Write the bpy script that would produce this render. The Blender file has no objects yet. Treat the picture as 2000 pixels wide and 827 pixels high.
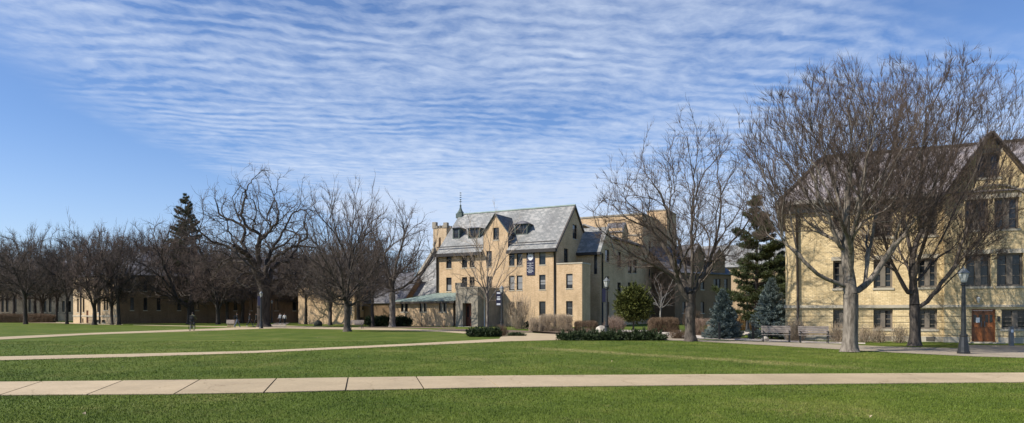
import bpy, math, random
import numpy as np
from mathutils import Vector, Matrix

SC = bpy.context.scene
COL = SC.collection
F, HZ, CX, EYE = 1300.0, 613.0, 1000.0, 1.65          # lens in photo pixels, horizon row, centre column, eye height


def X(px, Y): return (px - CX) / F * Y
def Z(py, Y): return EYE - (py - HZ) / F * Y
def GP(px, py):
    Y = F * EYE / (py - HZ)
    return (X(px, Y), Y)


# ------------------------------------------------------------------ helpers
def tag(o, label=None, cat=None, group=None, kind=None):
    if label: o['label'] = label
    if cat: o['category'] = cat
    if group: o['group'] = group
    if kind: o['kind'] = kind
    return o


def empty(name, loc=(0, 0, 0), rz=0.0, parent=None):
    o = bpy.data.objects.new(name, None)
    COL.objects.link(o)
    o.location = loc
    o.rotation_euler = (0, 0, rz)
    o.empty_display_size = 0.2
    if parent: o.parent = parent
    return o


def add_uv(me):
    n = len(me.loops)
    if n == 0: return
    uvl = me.uv_layers.new(name='UVMap')
    co = np.empty(len(me.vertices) * 3, np.float32); me.vertices.foreach_get('co', co); co = co.reshape(-1, 3)
    lv = np.empty(n, np.int32); me.loops.foreach_get('vertex_index', lv)
    npoly = len(me.polygons)
    tot = np.empty(npoly, np.int32); me.polygons.foreach_get('loop_total', tot)
    nor = np.empty(npoly * 3, np.float32); me.polygons.foreach_get('normal', nor); nor = nor.reshape(-1, 3)
    N = np.repeat(nor, tot, axis=0)
    t = np.stack([-N[:, 1], N[:, 0], np.zeros(len(N))], 1)
    L = np.linalg.norm(t, axis=1)
    flat = L < 0.2
    t[flat] = (1, 0, 0); L[flat] = 1
    t /= L[:, None]
    w = np.cross(N, t); w[flat] = (0, 1, 0)
    p = co[lv]
    uv = np.stack([(p * t).sum(1), (p * w).sum(1)], 1).astype(np.float32)
    uvl.data.foreach_set('uv', uv.ravel())


def mesh_obj(name, V, Fc, mats, parent=None, midx=None, smooth=False, uv=True):
    me = bpy.data.meshes.new(name)
    me.from_pydata([tuple(v) for v in V], [], [tuple(f) for f in Fc])
    if not isinstance(mats, (list, tuple)): mats = [mats]
    for m in mats: me.materials.append(m)
    if midx is not None: me.polygons.foreach_set('material_index', np.array(midx, np.int32))
    if smooth: me.polygons.foreach_set('use_smooth', np.ones(len(me.polygons), bool))
    me.update()
    if uv: add_uv(me)
    o = bpy.data.objects.new(name, me)
    COL.objects.link(o)
    if parent: o.parent = parent
    return o


def np_mesh(name, V, faces, mats, midx=None, parent=None, smooth=True):
    """V (n,3); faces (m,k) one k for all"""
    me = bpy.data.meshes.new(name)
    V = np.ascontiguousarray(V, np.float32); faces = np.ascontiguousarray(faces, np.int32)
    m, k = faces.shape
    me.vertices.add(len(V)); me.vertices.foreach_set('co', V.ravel())
    me.loops.add(m * k); me.loops.foreach_set('vertex_index', faces.ravel())
    me.polygons.add(m)
    me.polygons.foreach_set('loop_start', np.arange(0, m * k, k, dtype=np.int32))
    me.polygons.foreach_set('loop_total', np.full(m, k, np.int32))
    if not isinstance(mats, (list, tuple)): mats = [mats]
    for mt in mats: me.materials.append(mt)
    if midx is not None: me.polygons.foreach_set('material_index', np.ascontiguousarray(midx, np.int32))
    if smooth: me.polygons.foreach_set('use_smooth', np.ones(m, bool))
    me.update(calc_edges=True)
    o = bpy.data.objects.new(name, me)
    COL.objects.link(o)
    if parent: o.parent = parent
    return o


class MB:
    def __init__(s, fn=None): s.V = []; s.F = []; s.M = []; s.fn = fn; s.m = 0
    def v(s, *p):
        if s.fn: p = s.fn(*p)
        s.V.append(tuple(p)); return len(s.V) - 1
    def face(s, pts):
        s.F.append([s.v(*p) for p in pts]); s.M.append(s.m)
    def box(s, x0, x1, y0, y1, z0, z1):
        i = [s.v(x, y, z) for z in (z0, z1) for (x, y) in ((x0, y0), (x1, y0), (x1, y1), (x0, y1))]
        for f in ((0, 3, 2, 1), (4, 5, 6, 7), (0, 1, 5, 4), (1, 2, 6, 5), (2, 3, 7, 6), (3, 0, 4, 7)):
            s.F.append([i[k] for k in f]); s.M.append(s.m)
    def bar(s, a, b, w, h, up=(0, 0, 1)):
        a = Vector(a); b = Vector(b); t = (b - a).normalized(); u = Vector(up)
        n = t.cross(u)
        if n.length < 1e-4: n = t.cross(Vector((1, 0, 0)))
        n.normalize(); u = n.cross(t)
        i = []
        for p in (a, b):
            for (sx, sy) in ((-1, -1), (1, -1), (1, 1), (-1, 1)):
                i.append(s.v(*(p + n * sx * w / 2 + u * sy * h / 2)))
        for f in ((0, 1, 2, 3), (7, 6, 5, 4), (0, 4, 5, 1), (1, 5, 6, 2), (2, 6, 7, 3), (3, 7, 4, 0)):
            s.F.append([i[k] for k in f]); s.M.append(s.m)
    def slab(s, pts, th):
        """polygon pts (ccw seen from outside/top), thickness th downwards along its normal"""
        P = [Vector(p) for p in pts]
        n = (P[1] - P[0]).cross(P[2] - P[0]).normalized()
        k = len(P)
        a = [s.v(*p) for p in P]; b = [s.v(*(p - n * th)) for p in P]
        s.F.append(a); s.M.append(s.m); s.F.append(b[::-1]); s.M.append(s.m)
        for j in range(k):
            q = (j + 1) % k
            s.F.append([a[q], a[j], b[j], b[q]]); s.M.append(s.m)
    def lathe(s, prof, n=12, c=(0, 0, 0)):
        base = len(s.V)
        for (r, z) in prof:
            for j in range(n):
                an = 2 * math.pi * j / n
                s.v(c[0] + r * math.cos(an), c[1] + r * math.sin(an), c[2] + z)
        for q in range(len(prof) - 1):
            for j in range(n):
                k = (j + 1) % n
                s.F.append([base + q * n + j, base + q * n + k, base + (q + 1) * n + k, base + (q + 1) * n + j]); s.M.append(s.m)
        s.F.append([base + j for j in range(n)][::-1]); s.M.append(s.m)
        e = base + (len(prof) - 1) * n
        s.F.append([e + j for j in range(n)]); s.M.append(s.m)
    def tube(s, pts, r, n=8):
        P = [Vector(p) for p in pts]
        R = r if isinstance(r, (list, tuple)) else [r] * len(P)
        base = len(s.V)
        for q, p in enumerate(P):
            t = (P[min(q + 1, len(P) - 1)] - P[max(q - 1, 0)]).normalized()
            ref = Vector((0, 0, 1)) if abs(t.z) < .9 else Vector((1, 0, 0))
            a = t.cross(ref).normalized(); b = t.cross(a)
            for j in range(n):
                an = 2 * math.pi * j / n
                s.v(*(p + (a * math.cos(an) + b * math.sin(an)) * R[q]))
        for q in range(len(P) - 1):
            for j in range(n):
                k = (j + 1) % n
                s.F.append([base + q * n + j, base + q * n + k, base + (q + 1) * n + k, base + (q + 1) * n + j]); s.M.append(s.m)
        s.F.append([base + j for j in range(n)]); s.M.append(s.m)
        e = base + (len(P) - 1) * n
        s.F.append([e + j for j in range(n)][::-1]); s.M.append(s.m)
    def build(s, name, mats, parent=None, smooth=False, uv=True):
        return mesh_obj(name, s.V, s.F, mats, parent, s.M, smooth, uv)


def children(o): return [c for c in COL.objects if c.parent == o]


def copy_tree(o, loc, rz=0.0, sc=1.0):
    kids = {}
    for c in COL.objects:
        if c.parent: kids.setdefault(c.parent.name, []).append(c)
    def rec(src, par):
        c = src.copy(); COL.objects.link(c)
        if par: c.parent = par
        for k in kids.get(src.name, []): rec(k, c)
        return c
    r = rec(o, None)
    r.location = loc; r.rotation_euler = (0, 0, rz)
    r.scale = sc if isinstance(sc, (tuple, list)) else (sc, sc, sc)
    return r


# ------------------------------------------------------------------ materials
def newmat(name):
    m = bpy.data.materials.new(name); m.use_nodes = True
    nt = m.node_tree; b = nt.nodes['Principled BSDF']
    return m, nt, b


def N(nt, t, **kw):
    n = nt.nodes.new(t)
    for k, v in kw.items():
        if k.startswith('i_'):
            n.inputs[k[2:].replace('_', ' ')].default_value = v
        else: setattr(n, k, v)
    return n


def ramp(nt, fac, stops):
    r = N(nt, 'ShaderNodeValToRGB')
    el = r.color_ramp.elements
    while len(el) < len(stops): el.new(0.5)
    for e, (p, c) in zip(el, stops):
        e.position = p; e.color = (*c, 1) if len(c) == 3 else c
    nt.links.new(fac, r.inputs['Fac'])
    return r.outputs['Color']


def mixc(nt, fac, a, b, mode='MIX'):
    m = N(nt, 'ShaderNodeMix', data_type='RGBA', blend_type=mode)
    for i, v in ((0, fac), (6, a), (7, b)):
        if hasattr(v, 'is_linked') or hasattr(v, 'links'): nt.links.new(v, m.inputs[i])
        elif i == 0: m.inputs[0].default_value = v
        else: m.inputs[i].default_value = (*v, 1)
    return m.outputs[2]


def math_n(nt, op, a, b=0.0, clamp=False):
    m = N(nt, 'ShaderNodeMath', operation=op, use_clamp=clamp)
    for i, v in ((0, a), (1, b)):
        if hasattr(v, 'links'): nt.links.new(v, m.inputs[i])
        else: m.inputs[i].default_value = v
    return m.outputs[0]


def noise(nt, vec, scale, detail=4, rough=.55, out='Fac'):
    n = N(nt, 'ShaderNodeTexNoise')
    n.inputs['Scale'].default_value = scale; n.inputs['Detail'].default_value = detail; n.inputs['Roughness'].default_value = rough
    if vec is not None: nt.links.new(vec, n.inputs['Vector'])
    return n.outputs[out]


def mapping(nt, vec, scale=(1, 1, 1), loc=(0, 0, 0)):
    m = N(nt, 'ShaderNodeMapping'); m.inputs['Scale'].default_value = scale; m.inputs['Location'].default_value = loc
    nt.links.new(vec, m.inputs['Vector'])
    return m.outputs[0]


def bump(nt, b, h, strength=.3, dist=.02):
    n = N(nt, 'ShaderNodeBump'); n.inputs['Strength'].default_value = strength; n.inputs['Distance'].default_value = dist
    nt.links.new(h, n.inputs['Height']); nt.links.new(n.outputs[0], b.inputs['Normal'])


def simple(name, col, rough=.7, metal=0, var=.25, scale=3.0, spec=.3, bmp=0.0):
    m, nt, b = newmat(name)
    tc = N(nt, 'ShaderNodeTexCoord')
    f = noise(nt, tc.outputs['Object'], scale)
    lo = tuple(c * (1 - var) for c in col); hi = tuple(min(1, c * (1 + var)) for c in col)
    nt.links.new(ramp(nt, f, [(.3, lo), (.7, hi)]), b.inputs['Base Color'])
    b.inputs['Roughness'].default_value = rough; b.inputs['Metallic'].default_value = metal
    b.inputs['Specular IOR Level'].default_value = spec
    if bmp: bump(nt, b, noise(nt, tc.outputs['Object'], scale * 6), bmp)
    return m


def brick_mat(name, c1, c2, mortar, bw=.24, bh=.085, grooves=False, rough_b=.6):
    m, nt, b = newmat(name)
    tc = N(nt, 'ShaderNodeTexCoord'); uv = tc.outputs['UV']
    br = N(nt, 'ShaderNodeTexBrick')
    nt.links.new(uv, br.inputs['Vector'])
    br.inputs['Scale'].default_value = 1.0
    br.inputs['Brick Width'].default_value = bw; br.inputs['Row Height'].default_value = bh
    br.inputs['Mortar Size'].default_value = .011; br.inputs['Mortar Smooth'].default_value = .2
    br.inputs['Bias'].default_value = -.1
    br.inputs['Color1'].default_value = (*c1, 1); br.inputs['Color2'].default_value = (*c2, 1); br.inputs['Mortar'].default_value = (*mortar, 1)
    big = noise(nt, uv, .45, 4)
    fine = noise(nt, uv, 7.0, 3)
    streak = noise(nt, mapping(nt, uv, (2.2, .16, 1)), 1.0, 4)
    col = mixc(nt, 1.0, br.outputs['Color'], ramp(nt, big, [(.3, (.82, .80, .76)), (.7, (1.12, 1.1, 1.08))]), 'MULTIPLY')
    col = mixc(nt, 1.0, col, ramp(nt, fine, [(.25, (.80, .79, .77)), (.75, (1.12, 1.12, 1.12))]), 'MULTIPLY')
    col = mixc(nt, 1.0, col, ramp(nt, streak, [(.28, (.80, .78, .76)), (.5, (1, 1, 1))]), 'MULTIPLY')
    h = br.outputs['Fac']
    if grooves:
        sep = N(nt, 'ShaderNodeSeparateXYZ'); nt.links.new(uv, sep.inputs[0])
        g = math_n(nt, 'LESS_THAN', math_n(nt, 'FRACT', math_n(nt, 'DIVIDE', sep.outputs[1], .37)), .085)
        col = mixc(nt, g, col, (.13, .10, .055))
        h = math_n(nt, 'MAXIMUM', h, g)
    nt.links.new(col, b.inputs['Base Color'])
    inv = math_n(nt, 'SUBTRACT', math_n(nt, 'MULTIPLY', fine, .8), h)
    bump(nt, b, inv, rough_b, .015)
    b.inputs['Roughness'].default_value = .85; b.inputs['Specular IOR Level'].default_value = .2
    return m


def slate_mat(name, c1, c2, c3, stain=(.7, .7, .7)):
    m, nt, b = newmat(name)
    tc = N(nt, 'ShaderNodeTexCoord'); uv = tc.outputs['UV']
    br = N(nt, 'ShaderNodeTexBrick'); nt.links.new(uv, br.inputs['Vector'])
    br.inputs['Scale'].default_value = 1.0; br.inputs['Brick Width'].default_value = .42; br.inputs['Row Height'].default_value = .30
    br.inputs['Mortar Size'].default_value = .014; br.inputs['Color1'].default_value = (*c1, 1); br.inputs['Color2'].default_value = (*c2, 1)
    br.inputs['Mortar'].default_value = tuple(x * .35 for x in c1) + (1,)
    cell = N(nt, 'ShaderNodeTexWhiteNoise', noise_dimensions='2D')
    sn = N(nt, 'ShaderNodeVectorMath', operation='SNAP'); nt.links.new(uv, sn.inputs[0]); sn.inputs[1].default_value = (.42, .30, 1)
    nt.links.new(sn.outputs[0], cell.inputs['Vector'])
    col = mixc(nt, ramp(nt, cell.outputs['Value'], [(.6, (0, 0, 0)), (.9, (1, 1, 1))]), br.outputs['Color'], c3)
    big = noise(nt, mapping(nt, uv, (.5, .12, 1)), 1.0, 5)
    col = mixc(nt, 1.0, col, ramp(nt, big, [(.3, stain), (.65, (1.1, 1.1, 1.1))]), 'MULTIPLY')
    nt.links.new(col, b.inputs['Base Color'])
    bump(nt, b, math_n(nt, 'SUBTRACT', cell.outputs['Value'], math_n(nt, 'MULTIPLY', br.outputs['Fac'], 2.0)), .5, .02)
    b.inputs['Roughness'].default_value = .55; b.inputs['Specular IOR Level'].default_value = .4
    return m


def bark_mat(name, c1, c2, sz=9.0):
    m, nt, b = newmat(name)
    tc = N(nt, 'ShaderNodeTexCoord')
    v = mapping(nt, tc.outputs['Object'], (1, 1, .22))
    f = noise(nt, v, sz, 5, .65)
    g = noise(nt, tc.outputs['Object'], .6, 3)
    col = ramp(nt, f, [(.32, c1), (.68, c2)])
    col = mixc(nt, 1.0, col, ramp(nt, g, [(.3, (.8, .8, .8)), (.7, (1.15, 1.15, 1.15))]), 'MULTIPLY')
    nt.links.new(col, b.inputs['Base Color'])
    bump(nt, b, f, .7, .03)
    b.inputs['Roughness'].default_value = .9; b.inputs['Specular IOR Level'].default_value = .15
    return m


def leaf_mat(name, c1, c2, scale=1.5, trans=.15):
    m, nt, b = newmat(name)
    tc = N(nt, 'ShaderNodeTexCoord')
    f = noise(nt, tc.outputs['Object'], scale, 5, .7)
    col = ramp(nt, f, [(.3, c1), (.72, c2)])
    nt.links.new(col, b.inputs['Base Color'])
    b.inputs['Roughness'].default_value = .6; b.inputs['Specular IOR Level'].default_value = .25
    return m


M = {}
M['brick_y'] = brick_mat('pale_yellow_brick', (.86, .69, .41), (.68, .52, .285), (.58, .46, .27))
M['brick_yb'] = brick_mat('pale_yellow_brick_banded', (.86, .69, .41), (.68, .52, .285), (.58, .46, .27), grooves=True)
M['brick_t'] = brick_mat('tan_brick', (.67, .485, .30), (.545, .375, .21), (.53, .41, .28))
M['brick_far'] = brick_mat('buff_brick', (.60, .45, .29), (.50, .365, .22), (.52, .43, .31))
M['brick_brown_shade'] = brick_mat('brown_brick_shade_toned', (.24, .155, .09), (.195, .125, .07), (.23, .17, .11))  # brown deepened to put the shade of the long hall's side into the colour
M['stone'] = simple('limestone', (.44, .39, .30), .85, var=.15, scale=1.2, bmp=.2)
M['stone_grey'] = simple('weathered_limestone', (.27, .235, .18), .85, var=.25, scale=1.0, bmp=.3)
M['slate_l'] = slate_mat('pale_grey_slate', (.275, .27, .25), (.22, .22, .205), (.345, .33, .30))
M['slate_p'] = slate_mat('purple_grey_slate', (.27, .235, .225), (.205, .18, .178), (.34, .29, .265))
M['slate_d'] = slate_mat('dark_slate', (.13, .125, .13), (.10, .095, .10), (.18, .17, .17))
M['copper'] = simple('green_copper', (.285, .35, .30), .6, var=.2, scale=1.5, spec=.3)
M['copper_d'] = simple('dark_green_copper', (.075, .10, .088), .6, var=.3, scale=3)
M['gutter'] = simple('dark_gutter_metal', (.035, .03, .027), .55, var=.3)
M['trim'] = simple('dark_brown_trim', (.075, .06, .048), .6, var=.25)
M['soffit'] = simple('grey_painted_wood', (.27, .245, .205), .65, var=.15)
M['frame_d'] = simple('dark_window_frame', (.045, .04, .035), .5, var=.2)
M['frame_t'] = simple('taupe_window_frame', (.17, .145, .115), .6, var=.15)
M['frame_w'] = simple('white_window_frame', (.62, .60, .55), .5, var=.06)
M['blind'] = simple('pale_blind', (.24, .24, .235), .8, var=.05)
M['door'] = simple('varnished_oak_door', (.26, .088, .022), .38, var=.3, scale=4, spec=.5)
M['door_d'] = simple('dark_red_wood_door', (.11, .035, .018), .45, var=.3, scale=4)
M['iron'] = simple('black_painted_iron', (.018, .019, .019), .42, var=.3, spec=.5)
M['iron_g'] = simple('grey_painted_steel', (.14, .15, .15), .45, var=.15, spec=.5)
M['white_paper'] = simple('white_paper', (.8, .8, .78), .8, var=.03)
M['bench_wood'] = simple('weathered_bench_wood', (.25, .215, .19), .75, var=.25, scale=6)
M['rock_w'] = simple('pale_boulder', (.44, .39, .32), .85, var=.2, scale=3, bmp=.4)
M['rock_d'] = simple('dark_boulder', (.06, .06, .045), .9, var=.4, scale=4, bmp=.4)
M['plaque'] = simple('pinkish_stone_slab', (.48, .37, .31), .8, var=.2, scale=4)
M['sand_rock'] = simple('sandy_boulder', (.42, .30, .16), .9, var=.35, scale=5, bmp=.4)
M['bark'] = bark_mat('grey_tan_bark', (.055, .045, .036), (.30, .255, .205), 7.0)
M['bark_m'] = bark_mat('grey_brown_bark', (.042, .034, .028), (.145, .12, .098))
M['bark_k'] = bark_mat('dark_bark', (.030, .025, .021), (.095, .078, .064), 6)
M['twig'] = simple('brown_grey_twig', (.105, .078, .062), .9, var=.25, scale=.8, spec=.1)
M['twig_d'] = simple('dark_brown_twig', (.105, .083, .070), .9, var=.25, scale=.5, spec=.1)
M['twig_r'] = simple('red_brown_twig', (.112, .082, .069), .9, var=.25, scale=.5, spec=.1)
M['twig_t'] = simple('tan_twig', (.34, .265, .185), .9, var=.3, scale=2, spec=.1)
M['twig_b'] = simple('russet_twig', (.135, .092, .06), .9, var=.35, scale=3, spec=.1)
M['twig_o'] = simple('orange_brown_twig', (.24, .15, .07), .9, var=.3, scale=3, spec=.1)
M['twig_p'] = simple('pinkish_twig', (.23, .165, .125), .9, var=.3, scale=3, spec=.1)
M['birch'] = simple('pale_birch_bark', (.26, .245, .22), .8, var=.3, scale=5)
M['pine'] = leaf_mat('dark_pine_needles', (.016, .026, .010), (.070, .085, .026), 1.0)
M['pine_y'] = leaf_mat('olive_pine_needles', (.034, .042, .016), (.105, .11, .045), .5)
M['spruce'] = leaf_mat('blue_spruce_needles', (.085, .115, .100), (.29, .345, .315), 4.0)
M['yellow_green'] = leaf_mat('yellow_green_leaves', (.028, .042, .010), (.135, .14, .028), 1.6)
M['juniper'] = leaf_mat('juniper_needles', (.016, .028, .012), (.065, .088, .032), 3.0)
M['yew'] = leaf_mat('yew_needles', (.012, .024, .010), (.045, .066, .022), 2.0)
M['deadleaf'] = simple('dead_leaf', (.38, .30, .19), .8, var=.3)


def glass():
    m, nt, b = newmat('dark_window_glass')
    tc = N(nt, 'ShaderNodeTexCoord')
    f = noise(nt, tc.outputs['Object'], .35, 2)
    nt.links.new(ramp(nt, f, [(.35, (.010, .011, .013)), (.65, (.035, .037, .04))]), b.inputs['Base Color'])
    b.inputs['Roughness'].default_value = .06; b.inputs['Specular IOR Level'].default_value = .45
    bump(nt, b, noise(nt, tc.outputs['Object'], 1.3, 1), .04, .05)
    return m


M['glass'] = glass()


def lamp_glass():
    m, nt, b = newmat('frosted_lamp_glass')
    b.inputs['Base Color'].default_value = (.62, .62, .58, 1); b.inputs['Roughness'].default_value = .25
    b.inputs['Transmission Weight'].default_value = .25
    return m


M['lampglass'] = lamp_glass()


def grass_color(nt):
    tc = N(nt, 'ShaderNodeTexCoord')
    p = tc.outputs['Object']
    big = noise(nt, p, .09, 4, .6)
    mid = noise(nt, mapping(nt, p, (1, .7, 1)), .55, 5, .65)
    fin = noise(nt, p, 9.0, 4, .7)
    vf = noise(nt, p, 38.0, 2, .6)
    c = ramp(nt, mid, [(.30, (.070, .104, .013)), (.52, (.102, .142, .019)), (.76, (.168, .182, .042))])
    c = mixc(nt, 1.0, c, ramp(nt, big, [(.3, (.74, .82, .78)), (.7, (1.22, 1.12, 1.15))]), 'MULTIPLY')
    c = mixc(nt, 1.0, c, ramp(nt, fin, [(.28, (.70, .72, .66)), (.74, (1.26, 1.22, 1.26))]), 'MULTIPLY')
    c = mixc(nt, 1.0, c, ramp(nt, vf, [(.3, (.78, .80, .75)), (.72, (1.2, 1.17, 1.2))]), 'MULTIPLY')
    # worn dry trail over the lawn: a straight line of yellowed grass
    a = np.array(GP(1010, 678)); bb = np.array(GP(1790, 728)); d = (bb - a); L = np.linalg.norm(d); d /= L; nn = np.array([-d[1], d[0]])
    dn = N(nt, 'ShaderNodeVectorMath', operation='DOT_PRODUCT'); nt.links.new(p, dn.inputs[0]); dn.inputs[1].default_value = (nn[0], nn[1], 0)
    dist = math_n(nt, 'ABSOLUTE', math_n(nt, 'SUBTRACT', dn.outputs['Value'], float(a @ nn) + .15))
    al = N(nt, 'ShaderNodeVectorMath', operation='DOT_PRODUCT'); nt.links.new(p, al.inputs[0]); al.inputs[1].default_value = (d[0], d[1], 0)
    s = math_n(nt, 'SUBTRACT', al.outputs['Value'], float(a @ d))
    inside = math_n(nt, 'MULTIPLY', math_n(nt, 'MULTIPLY', s, .35, True), math_n(nt, 'MULTIPLY', math_n(nt, 'SUBTRACT', L, s), .25, True))
    wob = math_n(nt, 'MULTIPLY', noise(nt, p, .8, 4), 1.5)
    band = math_n(nt, 'SUBTRACT', 1.05, math_n(nt, 'MULTIPLY', math_n(nt, 'ADD', dist, math_n(nt, 'SUBTRACT', wob, .70)), .95), True)
    patchy = ramp(nt, noise(nt, p, 5.0, 5, .75), [(.42, (0, 0, 0)), (.60, (1, 1, 1))])
    f = math_n(nt, 'MULTIPLY', math_n(nt, 'MULTIPLY', band, inside), patchy)
    c = mixc(nt, math_n(nt, 'MULTIPLY', f, .9), c, (.36, .28, .125))
    # scattered thin dry flecks
    dry = ramp(nt, noise(nt, p, 1.7, 6, .8), [(.57, (0, 0, 0)), (.72, (1, 1, 1))])
    c = mixc(nt, math_n(nt, 'MULTIPLY', dry, .42), c, (.30, .245, .095))
    bare = math_n(nt, 'MULTIPLY', ramp(nt, noise(nt, p, .28, 3, .5), [(.54, (0, 0, 0)), (.70, (1, 1, 1))]), ramp(nt, noise(nt, p, 6.5, 5, .8), [(.47, (0, 0, 0)), (.62, (1, 1, 1))]))
    c = mixc(nt, math_n(nt, 'MULTIPLY', bare, .55), c, (.30, .23, .10))
    return c, fin, vf


def mk_lawn():
    m, nt, b = newmat('lawn_grass')
    c, fin, vf = grass_color(nt)
    nt.links.new(c, b.inputs['Base Color'])
    bump(nt, b, math_n(nt, 'ADD', fin, vf), .6, .05)
    b.inputs['Roughness'].default_value = .85; b.inputs['Specular IOR Level'].default_value = .12
    return m


def mk_blade():
    m, nt, b = newmat('grass_blade')
    c, fin, vf = grass_color(nt)
    c = mixc(nt, 1.0, c, (1.05, 1.08, .95), 'MULTIPLY')
    nt.links.new(c, b.inputs['Base Color'])
    b.inputs['Roughness'].default_value = .6; b.inputs['Specular IOR Level'].default_value = .2
    return m


def mk_concrete(name='pale_concrete', c=(.475, .37, .232)):
    m, nt, b = newmat(name)
    tc = N(nt, 'ShaderNodeTexCoord'); p = tc.outputs['Object']
    f = noise(nt, p, .7, 5, .6); g = noise(nt, p, 14, 4, .7); h = noise(nt, p, 60, 2)
    col = ramp(nt, f, [(.3, tuple(x * .84 for x in c)), (.7, tuple(x * 1.08 for x in c))])
    oi = N(nt, 'ShaderNodeNewGeometry')
    col = mixc(nt, 1.0, col, ramp(nt, oi.outputs['Random Per Island'], [(0, (.88, .875, .86)), (1, (1.05, 1.05, 1.05))]), 'MULTIPLY')
    crk = N(nt, 'ShaderNodeTexVoronoi', feature='DISTANCE_TO_EDGE'); crk.inputs['Scale'].default_value = .35
    wv = N(nt, 'ShaderNodeVectorMath', operation='ADD'); nt.links.new(p, wv.inputs[0]); nt.links.new(noise(nt, p, 1.3, 4, .6, 'Color'), wv.inputs[1]); nt.links.new(wv.outputs[0], crk.inputs['Vector'])
    col = mixc(nt, 1.0, col, ramp(nt, crk.outputs['Distance'], [(.0, (.62, .58, .52)), (.006, (1, 1, 1))]), 'MULTIPLY')
    col = mixc(nt, 1.0, col, ramp(nt, g, [(.3, (.86, .86, .86)), (.7, (1.08, 1.08, 1.08))]), 'MULTIPLY')
    stain = ramp(nt, noise(nt, p, 1.9, 6, .7), [(.62, (1, 1, 1)), (.75, (.80, .77, .72))])
    col = mixc(nt, 1.0, col, stain, 'MULTIPLY')
    nt.links.new(col, b.inputs['Base Color'])
    bump(nt, b, h, .25, .01)
    b.inputs['Roughness'].default_value = .85; b.inputs['Specular IOR Level'].default_value = .2
    return m


M['lawn'] = mk_lawn(); M['blade'] = mk_blade()
M['concrete'] = mk_concrete(); M['concrete_g'] = mk_concrete('grey_concrete', (.34, .285, .21))
M['joint'] = simple('dark_joint', (.05, .042, .03), .95)
M['gravel'] = simple('pale_gravel', (.50, .44, .37), .9, var=.45, scale=16, bmp=.8)
M['mulch'] = simple('brown_mulch', (.17, .12, .08), .95, var=.55, scale=12, bmp=.8)

# ------------------------------------------------------------------ camera, sun, world
cam_d = bpy.data.cameras.new('camera'); cam = bpy.data.objects.new('camera', cam_d); COL.objects.link(cam)
cam.location = (0, 0, EYE); cam.rotation_euler = (math.radians(90), 0, 0)
cam_d.sensor_width = 36; cam_d.lens = 36 * F / 2000; cam_d.shift_y = (HZ - 413.5) / 2000
cam_d.clip_start = .1; cam_d.clip_end = 5000
SC.camera = cam

SUN_AZ, SUN_EL = math.radians(201), math.radians(41)          # azimuth counter-clockwise from +X
sd = bpy.data.lights.new('sun', 'SUN'); sd.energy = 5.0; sd.angle = math.radians(.5); sd.color = (1.0, .945, .86)
sun = bpy.data.objects.new('sun', sd); COL.objects.link(sun)
sv = Vector((math.cos(SUN_AZ) * math.cos(SUN_EL), math.sin(SUN_AZ) * math.cos(SUN_EL), math.sin(SUN_EL)))
sun.rotation_euler = sv.to_track_quat('Z', 'Y').to_euler(); sun.location = sv * 100


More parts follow.
